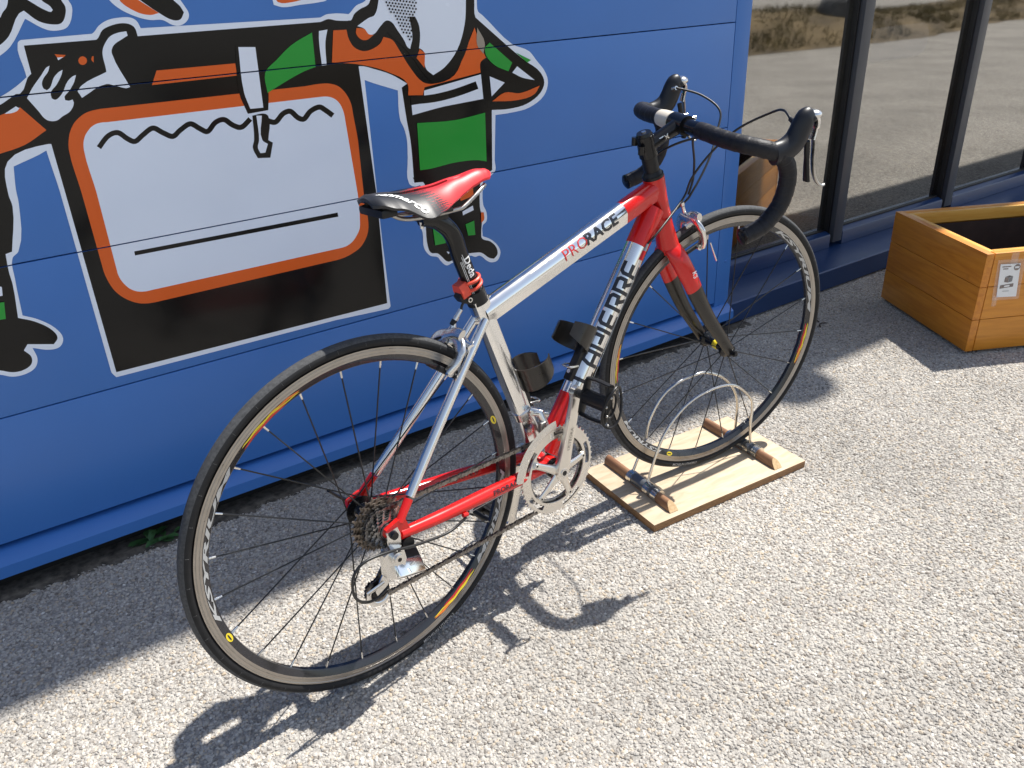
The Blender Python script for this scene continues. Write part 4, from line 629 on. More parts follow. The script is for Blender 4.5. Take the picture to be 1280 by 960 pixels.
# ---------------------------------------------------------------- wheels
def wheel(name, C, mat, spokes, phase, rear, decals, label=None):
    R = MB()                                                       # rim: brake tracks, black deep section
    tr = 0.0096
    prof = [(.3115, -.0082), (.3142, -.0092), (.3142, -tr), (.3118, -tr), (.3112, -tr + .0006), (.3105, -tr + .0006), (.3101, -tr), (.3058, -tr), (.3055, -tr + .0006), (.3048, -tr + .0006), (.3045, -tr), (.3008, -tr), (.3000, -.0090), (.2905, -.0060), (.2885, -.0040)]
    k1 = len(prof); prof = prof + [(r, -y) for r, y in prof[::-1]]
    mats = []
    for q in range(len(prof)):
        i = q if q < k1 - 1 else (2 * k1 - 2 - q if q < 2 * k1 - 1 else -1)
        mats.append((2 if i in (4, 5, 8, 9) else 0) if 0 <= i < 11 else 1)
    R.lathe(prof, 120, (0, 0, 0), mats, close=True)
    base = Matrix.Translation(C) if mat is None else mat @ Matrix.Translation(C)
    rim = R.build(name, ['track', 'rimblack', 'steel'], bike, 35, base)
    T = MB(); n = 18; pr = []; ml = []                             # tyre with a slightly squared worn tread
    for k in range(n):
        t = 2 * pi * k / n; rr = .0120
        pr.append((.3223 + rr * cos(t) * (1.0 if cos(t) > 0 else .93), rr * sin(t) * (1 if cos(t) > -.4 else .8)))
        ml.append(1 if (k < 3 or k >= n - 3) else 0)
    T.lathe(pr, 144, (0, 0, 0), ml, close=True); T.build('tyre', ['rubber', 'tread'], rim, 60)
    tl = MB()                                                      # moulded sidewall nicks
    for k in range(40):
        a = 2 * pi * k / 40 + .04; d = dirs(a); s_ = dirs(a + pi / 2)
        for sd in (-1, 1): tl.tube([d * .3215 + Y_ * sd * .0120, d * .3265 + Y_ * sd * .0112], .0004, 5)
    tag(tl.build('tread_nick', 'nick', rim), kind='stuff')
    # hub
    hb = MB()
    if rear:
        fl, fr = .036, -.019
        hb.lathe([(0, .064), (.009, .064), (.009, .056), (.013, .054), (.014, .047), (.0165, .040), (.027, .038), (.028, .034), (.016, .031), (.012, .022), (.012, -.004), (.018, -.013), (.029, -.017), (.030, -.0215), (.018, -.023), (.017, -.056), (.010, -.057), (.010, -.064), (0, -.064)], 40)
    else:
        fl, fr = .034, -.034
        hb.lathe([(0, .050), (.0085, .050), (.0085, .044), (.012, .042), (.0185, .0385), (.0195, .035), (.0185, .031), (.0115, .027), (.0098, .012), (.0098, -.012), (.0115, -.027), (.0185, -.031), (.0195, -.035), (.0185, -.0385), (.012, -.042), (.0085, -.044), (.0085, -.050), (0, -.050)], 40)
        hb.lathe([(.0101, -.011), (.0112, -.009), (.0112, .002), (.0101, .004)], 32, mi=1, close=True)
    hb.build('hub', ['gloss', 'yellow'], rim)
    s_mesh = None
    for k in range(spokes):
        a = rad(phase + 360 / spokes * k); side = k % 2
        p1 = dirs(a) * .2885
        if rear: off = (rad(58) * (1 if (k // 2) % 2 else -1)) if side else rad(10) * (1 if (k // 2) % 2 else -1)
        else: off = 0.0
        y = fl if side else fr; rh = .0255 if rear else .0175
        p0 = dirs(a + off) * rh + Y_ * y
        nip = p1 + (p0 - p1).normalized() * .013
        s = MB(); s.tube([p0, nip], (0.0009, 0.0016), 6, up=Y_) if False else s.tube([p0, nip], 0.00132, 6); s.build('spoke', 'spoke', rim)
        s = MB(); s.tube([p1 - (p0 - p1).normalized() * .001, nip], [.0021, .0016], 8); s.build('nipple', 'silver', rim)
    # printed decals on the near and far faces of the deep section: (deg a, deg b, kind)
    for a, b, kind in decals:
        for sd in (-1, 1):
            def face(t, v, lf=0):      # v 0..1 across the black flank
                r = .3002 - v * .0098; y = .0091 - v * .0030
                return dirs(t) * r + Y_ * (y + .00035 + .00012 * lf) * sd
            if kind == 'flame':
                for j, (v0, v1, w0, w1, cm) in enumerate(((.04, .50, 0, .62, 'orange_p'), (.08, .46, .30, 1, 'yellow'), (.46, .72, .0, .85, 'yellow'), (.52, .98, .22, 1, 'redink'))):
                    m = MB(); N = 14
                    for i in range(N + 1):
                        t = rad(a + (b - a) * (w0 + (w1 - w0) * i / N)); q = i / N; lf_ = j; wv = .16 * sin(i * 1.1 + j * 2) * (1 if 0 < i < N else 0)
                        m.v += [tuple(face(t, v0 + (v1 - v0) * .5 * (1 - sin(pi * q) ** .35) + wv * .4, j)), tuple(face(t, v1 - (v1 - v0) * .5 * (1 - sin(pi * q) ** .35) + wv * .4, j))]
                    m.f = [(2 * i, 2 * i + 1, 2 * i + 3, 2 * i + 2) for i in range(N)]; m.m = [0] * N; m.build('rim_decal', cm, rim)
            elif kind == 'stripes':
                m = MB(); vs, fs = text_geo('KSYRIUM', .05, 1.0, .25); wd = max(v[0] for v in vs); lo, hi = min(v[1] for v in vs), max(v[1] for v in vs)
                g = bend(vs, fs, lambda u, v: face(rad(b - (b - a) * u / wd), .94 - .88 * (v - lo) / (hi - lo)), [], [wd * k / 20 for k in range(1, 20)]); m.add(*g)
                m.build('rim_lettering', 'rimprint', rim)
            elif kind == 'badge':
                for q, cm, f in ((.42, 'yellow', 1.0), (.2, 'ink', .5)):
                    m = MB(); m.add([face(rad(a + 1.9 * (.72 if f < 1 else 1) * cos(t)), .5 + (.50 if f == 1 else .13) * sin(t), 2 if f < 1 else 0) for t in [2 * pi * i / 20 for i in range(20)]], [tuple(range(20))]); m.build('rim_badge', cm, rim)
    return rim
rear = wheel('rear_wheel', RW, None, 24, 1.8, True, [(106.8, 130.6, 'flame'), (-71.5, -47.5, 'flame'), (136.5, 190, 'stripes'), (-45, -5, 'stripes'), (196.5, 0, 'badge'), (17, 0, 'badge')])
front = wheel('front_wheel', FW, STEER, 20, 11, False, [(-24.5, -2.5, 'flame'), (165, 184, 'flame'), (3, 61, 'stripes'), (-155, -121, 'stripes'), (66.2, 0, 'badge'), (-115.3, 0, 'badge')])
def arc_text(par, s, r0, y, a_mid, h, mat, flip=False, bold=0.0, name='tyre_lettering', sq=.9):
    vs, fs = text_geo(s, bold, sq); wd = max(v[0] for v in vs) * h
    def fn(u, v):
        d = (u * h - wd / 2) / r0 * (1 if not flip else -1); rr = r0 + (v - .5) * h * (1 if not flip else -1)
        return dirs(a_mid - d) * rr + Y_ * (y + .0006 * abs(v - .5))
    g = bend(vs, fs, fn); MB().add(*g).build(name, mat, par, 0)
for rm_, am in ((rear, rad(-72)), (front, rad(-104))): arc_text(rm_, 'MICHELIN LITHION.2', .3224, -.01245, am, .0068, 'greyink', True, .01)
# ---------------------------------------------------------------- frame
BB = V((0.403, 0, 0.273)); STT = V((0.277, 0, 0.662)); sd_ = (STT - BB).normalized()
flat = [(.78, .9), (.95, .5), (1, 0), (.95, -.5), (.78, -.9), (0, -1.02), (-.78, -.9), (-.95, -.5), (-1, 0), (-.95, .5), (-.78, .9), (0, 1.02)]
fr = MB(); fr.tube([BB + sd_ * .02, BB + sd_ * .10, STT - sd_ * .06, STT + sd_ * .004], [(.0160, .0175), (.0150, .0175), (.0150, .0175), (.0165, .0175)], sec=flat, up=(0, 1, 0))
frame = fr.build('frame', 'alu', bike, 50)
HB, HT = axis(.640), axis(.794)
MB().tube([HB, HB + SA * .012, HB + SA * .045, HT - SA * .05, HT - SA * .012, HT], [.0245, .0235, .0205, .0200, .0225, .0228], 32).build('head_tube', 'red', frame)
# top tube: round above, folded to a flat facet below; silver then red at the front
tsec = [(cos(t) * 1.0, sin(t) * .95) for t in [pi * k / 14 for k in range(15)]] + [(-.98, -.06), (-.66, -.92), (-.52, -1.0), (.52, -1.0), (.66, -.92), (.98, -.06)]
TA, TE = V((0.284, 0, 0.633)), V((0.748, 0, 0.768)); SP = TA.lerp(TE, .80)
def tt(a, b, ra, rb, mi, m): m.tube([a, b], [ra, rb], sec=tsec, up=(0, 1, 0), mi=mi, cap=False)
m = MB(); q = lambda t: (.0188 + .0008 * t, .0222 + .0018 * t)
for a, b, mi in ((0, .28, 0), (.28, .54, 0), (.54, .795, 0), (.795, .9, 1), (.9, 1, 1)): tt(TA.lerp(TE, a), TA.lerp(TE, b), q(a), q(b), mi, m)
ttb = m.build('top_tube', ['alu', 'red'], frame, 32)
DA, DE = V((0.418, 0, 0.290)), V((0.752, 0, 0.728)); dd = (DE - DA).normalized()
m = MB(); dsec = [(cos(2 * pi * k / 32), sin(2 * pi * k / 32)) for k in range(32)]
DR = lambda t: (.0240, .0262)
for a, b, mi in ((0, .235, 1), (.235, .52, 0), (.52, .845, 0), (.845, 1, 1)): m.tube([DA.lerp(DE, a), DA.lerp(DE, b)], [DR(a), DR(b)], sec=dsec, up=(0, 1, 0), mi=mi, cap=False)
dtb = m.build('down_tube', ['alu', 'red'], frame, 40)
MB().tube([BB - Y_ * .036, BB + Y_ * .036], .0205, 28).build('bottom_bracket_shell', 'red', frame)
m = MB(); m.lathe([(0, -.038), (.015, -.044), (.0215, -.043), (.0215, -.036), (.0, -.036)], 28, BB).lathe([(0, .038), (.015, .044), (.0215, .043), (.0215, .036), (.0, .036)], 28, BB); m.build('bearing_cup', 'gloss', frame)
for sd in (-1, 1):
    a, b = V((0.020, sd * .0635, 0.346)), V((0.281, sd * .0135, 0.627))
    P = [a.lerp(b, t) + Y_ * sd * -.004 * sin(pi * t) for t in (0, .11, .12, .3, .5, .7, .88, 1)]
    m = MB(); m.tube(P[:2], [.0075, .0082], 16, True, 1); m.tube(P[2:], [.0085, .0092, .0094, .0092, .0088, .0080], 16, True, 0)
    m.build('seat_stay', ['alu', 'red'], frame)
    P = smooth_path([(0.018, sd * .0635, 0.322), (0.10, sd * .058, 0.312), (0.22, sd * .047, 0.299), (0.32, sd * .037, 0.287), (0.392, sd * .026, 0.276)], 5)
    n = len(P); rs = [(.0095 + .0035 * min(1, 3 * i / n), .0100 + .0035 * min(1, 2 * i / n)) for i in range(n)]
    cs = MB().tube(P, rs, 18).build('chain_stay', 'red', frame)
    # dropout lug
    m = MB(); y = sd * .0640
    poly = [(.034, .314), (.036, .330), (.030, .350), (.016, .354), (.004, .350), (-.010, .345), (-.014, .334), (-.008, .327), (.004, .330), (.008, .322)]
    m.prism(poly, y - .0045, y + .0045); m.build('dropout', 'red', frame, 30)
    if sd < 0:
        MB().prism([(-.012, .342), (.010, .345), (.014, .330), (.012, .306), (.016, .286), (.004, .280), (-.006, .296), (-.012, .318)], y - .0085, y - .005).build('gear_hanger', 'silver', frame, 30)
for t, y in ((0.90, 0),):
    MB().tube([V((.236, -.024, .588)), V((.240, 0, .594)), V((.236, .024, .588))], .0075, 14).build('stay_bridge', 'alu', frame)
# welds and small braze-ons
m = MB()
for c, ax_, r in ((STT - sd_ * .035, sd_, .0176), ):
    pass
for sd in (-1, 1):
    p_ = DA.lerp(DE, .815) - Y_ * .0 + V((0, sd * .0245, 0)); m.tube([p_ - dd * .010, p_ + dd * .010], .0045, 10)
m.tube([V((.150, -.066, .296)), V((.160, -.066, .294))], .0045, 10); m.build('cable_stop', 'red', frame)
m = MB(); p_ = DA.lerp(DE, .815) + V((0, -.0245, 0)); m.tube([p_ + dd * .010, p_ + dd * .026], [.0040, .0034], 10); m.build('cable_adjuster', 'steel', frame)
# lettering wrapped round the tubes
def wrap(par, name, geo, A_, B_, rad_y, rad_z, u0, th0, scale, mat, up_side=1, lift=.0006, cuts=9):
    """u runs from A_ to B_; v climbs round the near (-y) side from angle th0 (0 = straight at the viewer side)"""
    t = (B_ - A_).normalized(); nrm = V((0, -1, 0)); bi = V((-t.z, 0, t.x))   # bi: 'up' in the bike plane, square to the tube
    vs, fs = geo; vs = [(x * scale, y * scale) for x, y in vs]
    ys = [v[1] for v in vs]; lo, hi = min(ys), max(ys)
    def fn(u, v):
        ry, rz = rad_y + lift, rad_z + lift; th = th0 + (v - (lo + hi) / 2) / ((ry + rz) / 2)
        return A_ + t * (u0 + u) + nrm * (ry * cos(th)) + bi * (rz * sin(th))
    g = bend(vs, fs, fn, [lo + (hi - lo) * k / cuts for k in range(1, cuts)]); MB().add(*g).build(name, mat, par, 0)
# maker's word, seen from the drive side, reading up the down tube: squared stencil letters
LW_ = .66
def let(c, x):
    w_, h = .66, 1.0; s = {
        'L': [[(0, 1), (0, 0), (w_, 0)]], 'A': [[(0, 0), (0, .62), (.14, 1), (w_, 1), (w_, 0)], [(.09, .44), (w_ - .09, .44)]], 'P': [[(0, 0), (0, 1), (w_ - .1, 1), (w_, .88), (w_, .48), (.2, .48)]],
        'I': [[(0, 0), (0, 1)]], 'E': [[(w_, 1), (.12, 1), (0, .86), (0, .14), (.12, 0), (w_, 0)], [(.10, .5), (w_ - .05, .5)]],
        'R': [[(0, 0), (0, 1), (w_ - .1, 1), (w_, .88), (w_, .56), (.2, .5)], [(w_ - .26, .44), (w_, 0)]]}[c]
    return [[(x + a, b) for a, b in pl_] for pl_ in s], (0.33 if c == 'I' else w_ + .30)
pls = []; x = 0; WX = 1.20
for c in 'LAPIERRE':
    s, ad = let(c, x); pls += s; x += ad
geo = strokes(pls, .20); LEN = (DE - DA).length
wrap(frame, 'lettering', geo, DA, DE, .0240, .0262, LEN * .296, rad(22), .0388, 'ink')
g2 = text_geo('PRO', -.008, 1.08); wrap(frame, 'lettering', g2, TA, TE, .0194, .0216, .200, rad(20), .0232, 'redink')
g3 = text_geo('RACE', .045, 1.16); wrap(frame, 'lettering', g3, TA, TE, .0194, .0217, .262, rad(20), .0232, 'ink')
for u0, w_, s in ((.118, .045, .0035), (.166, .022, .0035)): wrap(frame, 'stripe', ([(0, 0), (w_, 0), (w_ + .008, s), (.008, s)], [(0, 1, 2, 3)]), TA, TE, .0190, .0214, u0, rad(52), 1.0, 'steel')
cA, cB = V((.10, -.058 - .0005, .312)), V((.32, -.037 - .0005, .287))
def stay_text(s, u0, ln, h, mat, side, bold=0.0):
    vs, fs = text_geo(s, bold); wd = max(v[0] for v in vs); d = (cB - cA).normalized(); up_ = V((-d.z, 0, d.x))
    def fn(u, v):
        th = .35 + (v - .5) * h / .013; yy = cA.y + d.y * (u0 + u / wd * ln)
        if side > 0: yy = -yy
        c = V((cA.x, 0, cA.z)) + V((d.x, 0, d.z)) * (u0 + u / wd * ln)
        return c + V((0, yy, 0)) + V((0, -1, 0)) * .0139 * cos(th) + up_ * .0144 * sin(th)
    g = bend(vs, fs, fn, [.3, .6]); MB().add(*g).build('lettering', mat, frame, 0)
stay_text('www.lapierre.fr', .06, .105, .010, 'ink', 1)
stay_text('PRORACE', .13, .075, .0095, 'ink', -1, .02)
# ---------------------------------------------------------------- seat clamp, post, light, saddle
P0 = STT + sd_ * .000
m = MB(); m.tube([P0 - sd_ * .004, P0 + sd_ * .022], [(.0190, .0205), (.0185, .0195)], 28)
m.prism([(-.012, -.010), (-.040, -.004), (-.044, .006), (-.036, .016), (-.012, .017)], -.009, .009, (V((1, 0, -.25)).normalized(), sd_, Y_), P0); clamp = m.build('seat_clamp', 'black', bike, 30)
MB().tube([P0 + V((-.026, -.0150, .010)), P0 + V((-.026, .0110, .010))], .0046, 14).tube([P0 + V((-.026, -.0154, .010)), P0 + V((-.026, -.0149, .010))], .0026, 12, True, 1).build('clamp_bolt', ['silver', 'black'], clamp)
PP = smooth_path([STT + sd_ * .0, STT + sd_ * .06, STT + sd_ * .10, V((.2405, 0, .781)), V((.228, 0, .803)), V((.205, 0, .821)), V((.178, 0, .829))], 5)
nP = len(PP); post = MB().tube(PP, [.0152 if i < nP - 9 else .0152 - .0030 * (i - nP + 9) / 8 for i in range(nP)], 28).build('seat_post', 'gloss', bike)
m = MB().box((.197, 0, .8285), (.052, .034, .011), Matrix.Rotation(.05, 3, 'Y'), .004).box((.205, 0, .8395), (.040, .058, .007), Matrix.Rotation(.05, 3, 'Y'), .003); m.build('saddle_cradle', 'gloss', post)
MB().tube([V((.178, 0, .813)), V((.178, 0, .842))], .0035, 10).build('cradle_bolt', 'silver', post)
g = text_geo('Deda', .03, .95)
def postwrap(u, v):     # word runs down the near side of the post
    c = STT + sd_ * (.092 - u * .0135); th = (v - .5) * .0135 / .0152 + rad(8)
    return c + V((0, -1, 0)) * .0157 * cos(th) + V((sd_.z, 0, -sd_.x)) * .0157 * sin(th) * 1
MB().add(*bend(g[0], g[1], postwrap, [.2, .4, .6, .8])).build('lettering', 'white', post, 0)
for th_, a_, b_ in ((-.62, .012, .088), (-.78, .012, .088), (.75, .012, .030), (-.46, .076, .096), (-.30, .080, .100)):
    def ln_(u, v, th_=th_): return STT + sd_ * u + V((0, -1, 0)) * .0156 * cos(th_ + v) + V((sd_.z, 0, -sd_.x)) * .0156 * sin(th_ + v)
    MB().add(*bend([(a_, 0), (b_, 0), (b_, .055), (a_, .055)], [(0, 1, 2, 3)], ln_)).build('stripe', 'white', post, 0)
lt = MB(); bx = V((sd_.z, 0, -sd_.x))
for h, tl_ in ((.032, .10), (.045, -.05)):
    P = [STT + sd_ * (h + tl_ * .016 * cos(t)) + bx * (.0185 * cos(t)) + Y_ * (.0185 * sin(t)) for t in [2 * pi * k / 28 for k in range(28)]]
    lt.tube(P, .0030, 8, close=True)
lt.prism([(-.012, -.012), (.012, -.013), (.014, .0), (.010, .013), (-.010, .014), (-.014, .0)], .014, .031, (Y_, sd_, -bx), STT + sd_ * .036)
lt.build('strap_light', 'red_rubber', bike, 35)
def saddle():
    N, K = 52, 24; m = MB()
    X0, X1s = .080, .326
    HWK = ((0, .022), (.02, .033), (.06, .0430), (.14, .0540), (.24, .0645), (.32, .0705), (.40, .0625), (.48, .0515), (.56, .0415), (.66, .0315), (.78, .0235), (.90, .0190), (.955, .0160), (.985, .0105), (1, .0030))
    DRK = ((0, .009), (.12, .017), (.3, .034), (.45, .031), (.6, .026), (.8, .018), (.96, .012), (1, .002))
    TPK = ((0, .8815), (.05, .8845), (.12, .8835), (.3, .8790), (.5, .8790), (.7, .8840), (.88, .8885), (.96, .8862), (.985, .8830), (1, .8765))
    def lerpk(T, s):
        for (a, b), (c, d) in zip(T[:-1], T[1:]):
            if s <= c: t = (s - a) / (c - a); t = t if T is HWK else t * t * (3 - 2 * t); return b + (d - b) * t
        return T[-1][1]
    def pt(s, v, d=0.0):     # s 0 tail .. 1 nose, v -1..1 across
        w_ = lerpk(HWK, s); z = lerpk(TPK, s) - lerpk(DRK, s) * abs(v) ** 2.2 - d
        z -= .005 * math.exp(-(v / .15) ** 2) * min(1, max(0, (s - .06) / .1)) * min(1, max(0, (.86 - s) / .12))   # centre channel
        return V((X0 + (X1s - X0) * s, v * w_, z))
    rows = []
    for i in range(N + 1):
        s = .5 - .5 * cos(pi * i / N); row = []
        for k in range(K + 1): row.append(pt(s, -cos(pi * k / K)))
        for k in range(K + 1):
            v = cos(pi * k / K); q = pt(s, v * .93); q.z = pt(s, v * .97).z - .0055 * min(1, (1 - s) * 22 + .1) - .007 * (1 - v * v) * min(1, 4 * s, 6 * (1 - s)); row.append(q)
        rows.append(row)
    L_ = len(rows[0]); vs = [p for r in rows for p in r]
    i0, i1 = 14, 31                                        # the cut-out down the middle goes right through
    cut = lambda i, k: i0 <= i < i1 and (k in (11, 12) or k in (K + 1 + 11, K + 1 + 12))
    fs = [(i * L_ + k, i * L_ + (k + 1) % L_, (i + 1) * L_ + (k + 1) % L_, (i + 1) * L_ + k) for i in range(N) for k in range(L_) if not cut(i, k)]
    for i in range(i0, i1):
        for k, kb in ((11, K + 1 + 13), (13, K + 1 + 11)): fs.append((i * L_ + k, i * L_ + kb, (i + 1) * L_ + kb, (i + 1) * L_ + k))
    for i in (i0, i1):
        for k in (11, 12): fs.append((i * L_ + k, i * L_ + k + 1, i * L_ + 2 * K + 1 - k - 1 + 0, i * L_ + 2 * K + 1 - k))
    fs += [tuple(range(L_))[::-1], tuple(N * L_ + k for k in range(L_))]
    m.add(vs, fs); sd = m.build('saddle', 'saddle', bike, 60)
    for y in (-.022, .022):
        P = smooth_path([(.306, y * .55, .862), (.284, y * .85, .853), (.252, y, .838), (.236, y, .8355), (.17, y, .8365), (.130, y, .842), (.106, y * 1.1, .856), (.096, y * 1.15, .868)], 5)
        MB().tube(P, .0036, 10).build('rail', 'steel', sd)
    MB().box((.101, 0, .858), (.030, .070, .014), None, .005).build('rail_mount', 'black', sd)
    # word along the near wing
    g = text_geo('sanmarco', .03, 1.25); wd = max(v[0] for v in g[0])
    def fn(u, v): t = u / wd; q = pt(.055 + .225 * t + .062 * v, -.22 - .72 * t + .15 * v); return q + V((-.0003, -.0006, .0009))
    MB().add(*bend(g[0], g[1], fn, [.3, .6], [wd * k / 8 for k in range(1, 8)])).build('lettering', 'white', sd, 0)
    m = MB(); ft = lambda t: pt(t[0], t[1]) + V((0, 0, .0009))
    m.add([ft(q) for q in ((.05, .52), (.075, .50), (.085, .66), (.06, .70))], [(0, 1, 2, 3)]); m.build('printed_mark', 'white', sd, 0)
    return sd
saddle()
# ---------------------------------------------------------------- fork, headset, stem
CR = axis(.632)
fk = MB(); fk.tube([HB - SA * .001, CR + SA * -.004], [.0245, .0235], 28)
fork = fk.build('fork', 'red', bike, 40, STEER)
oval = [(cos(2 * pi * k / 20), sin(2 * pi * k / 20)) for k in range(20)]
for sd in (-1, 1):
    P = smooth_path([CR + V((-.002, sd * .006, .012)), CR + V((.006, sd * .028, -.014)), V((.833, sd * .0385, .570)), V((.864, sd * .0425, .512)), V((.895, sd * .0455, .460)), V((.932, sd * .0480, .408)), V((.966, sd * .0500, .3606))], 6)
    n = len(P); ks = int(n * .42)
    rs = [((.0095 + .0025 * sin(min(1, i / (n * .3)) * pi / 2)) * (1 - .40 * max(0, i / n - .35) / .65), (.0215 if i > 3 else .015 + .0022 * i) * (1 - .42 * max(0, i / n - .25) / .75)) for i in range(n)]
    m = MB(); m.tube(P[:ks + 1], rs[:ks + 1], sec=oval, up=(0, 1, 0), mi=1); m.tube(P[ks:], [(a * .995, b * .995) for a, b in rs[ks:]], sec=oval, up=(0, 1, 0), mi=0)
    m.build('fork_blade', ['carbon', 'red'], fork, 45)
    MB().prism([(.955, .376), (.974, .374), (.978, .360), (.972, .349), (.958, .350)], sd * .0495, sd * .0545).build('fork_end', 'black', fork, 30)
g = text_geo('K2', .03)
def fkt(u, v):
    base = V((.836, -.0552, .580)); return base + V((.30, 0, -.95)) * (-.010 + v * 0 - u * 0) + V((.95, 0, .3)) * ((v - .5) * .011) * -1 + V((.3, 0, -.95)) * (u * .011) + V((0, .0012 * abs(v - .5), 0))
MB().add(*bend(g[0], g[1], fkt)).build('lettering', 'white', fork, 0)
m = MB().tube([V((.966, -.0525, .3606)), V((.966, -.066, .3606))], [.0085, .0075], 20).tube([V((.966, -.0655, .3606)), V((.966, -.0705, .3606))], .0048, 14); m.build('skewer_nut', 'gloss', front.parent, 35, STEER)
m = MB().tube([V((.966, .0525, .3606)), V((.966, .066, .3606))], .0080, 20); m.tube([V((.966, .064, .3606)), V((.985, .068, .372)), V((1.010, .066, .390))], [(.006, .004), (.007, .003), (.005, .003)], 10); m.build('skewer_lever', 'gloss', bike, 35, STEER)
m = MB().tube([V((0, .068, .3343)), V((0, .078, .3343))], .0085, 18); m.tube([V((0, .075, .3343)), V((-.018, .080, .352)), V((-.034, .079, .372))], [(.006, .004), (.007, .003), (.005, .003)], 10); m.build('skewer_lever', 'gloss', bike)
MB().tube([V((0, -.068, .3343)), V((0, -.079, .3343))], [.0085, .0070], 18).build('skewer_nut', 'gloss', bike)
hs = MB()
for a, b, r0_, r1_ in ((-.001, .006, .0225, .0222), (.0062, .014, .0205, .0165), (.0142, .030, .0160, .0160), (.0302, .046, .0160, .0160)): hs.tube([HT + SA * a, HT + SA * b], [r0_, r1_], 28)
hs.build('headset_spacers', 'black', bike, 40, STEER)
SC_ = HT + SA * .068; BC = V((.809, 0, .893))
m = MB(); m.tube([HT + SA * .0465, HT + SA * .090], [.0188, .0180], 28); m.tube([SC_ + V((.004, 0, 0)), SC_.lerp(BC, .5), BC - (BC - SC_).normalized() * .010], [(.0170, .0150), (.0150, .0140), (.0150, .0165)], 24)
m.tube([BC - Y_ * .024, BC + Y_ * .024], .0200, 28)
for y in (-.013, .013): m.tube([SC_ + V((-.020, y, -.006 + y * .5)), SC_ + V((-.020, y, .010 + y * .5))], .0062, 12)
stem = m.build('stem', 'gloss', bike, 40, BARS)
MB().tube([HT + SA * .0902, HT + SA * .0965], [.0165, .0145], 24).tube([HT + SA * .0965, HT + SA * .0985], .0045, 12, True, 1).build('stem_cap', ['gloss', 'silver'], stem)
for y in (-.0145, .0145):
    for s in (.012, -.012): MB().tube([BC + V((.014, y, s)), BC + V((.024, y, s * 1.1))], .0038, 10).build('stem_bolt', 'silver', stem)
g = text_geo('ITM', .03); sdir = (BC - SC_).normalized(); sup = V((-sdir.z, 0, sdir.x))
MB().add(*bend(g[0], g[1], lambda u, v: SC_ + sdir * (.020 + u * .0115) + V((0, -1, 0)) * (.0153 * cos((v - .4) * .7)) + sup * (.0145 * sin((v - .4) * .75)))).build('lettering', 'silver', stem, 0)
# ---------------------------------------------------------------- handlebar, hoods, levers
half_bar = [(.809, 0, .893), (.809, .045, .893), (.810, .085, .8925), (.816, .135, .889), (.828, .178, .887), (.848, .203, .883), (.875, .211, .874), (.897, .212, .858), (.910, .212, .832), (.910, .212, .800), (.900, .212, .770), (.881, .212, .748), (.860, .213, .733), (.822, .213, .722)]
R_ = smooth_path([(x, -y, z) for x, y, z in half_bar], 6); L_ = smooth_path(half_bar, 6)
bar = MB().tube(L_[:10][::-1] + R_[1:10], .0150, 24).build('handlebar', 'gloss', bike, 40, BARS)
for nm, P in (('near', R_), ('far', L_)):
    Q = P[9:]; n = len(Q); ss = 0; rs = []
    for i in range(n):
        rs.append(.0162 + .0004 * ((i % 3) == 0) - (.002 if i == 0 else 0))
    Qs = []; rr_ = []
    for i in range(n - 1):       # overlapping wraps of tape
        for j in range(3):
            t = j / 3; Qs.append(Q[i].lerp(Q[i + 1], t)); rr_.append(.0162 + .0007 * ((i * 3 + j) % 10) / 9)
    Qs.append(Q[-1]); rr_.append(.0160)
    MB().tube(Qs, rr_, 24).build('bar_tape', 'tape', bar, 28)
    e = Q[-1]; d = (Q[-1] - Q[-2]).normalized(); MB().tube([e, e + d * .003, e + d * .006], [.0172, .0170, .012], 24).build('bar_plug', 'gloss', bar)
MB().lathe([(.0152, .028), (.0178, .030), (.0185, .040), (.0178, .060), (.0165, .072), (.0152, .074)], 28, BC, ax=(V((1, 0, 0)), V((0, 0, 1)), V((0, 1, 0)))).build('bar_bracket', 'bone', bar)
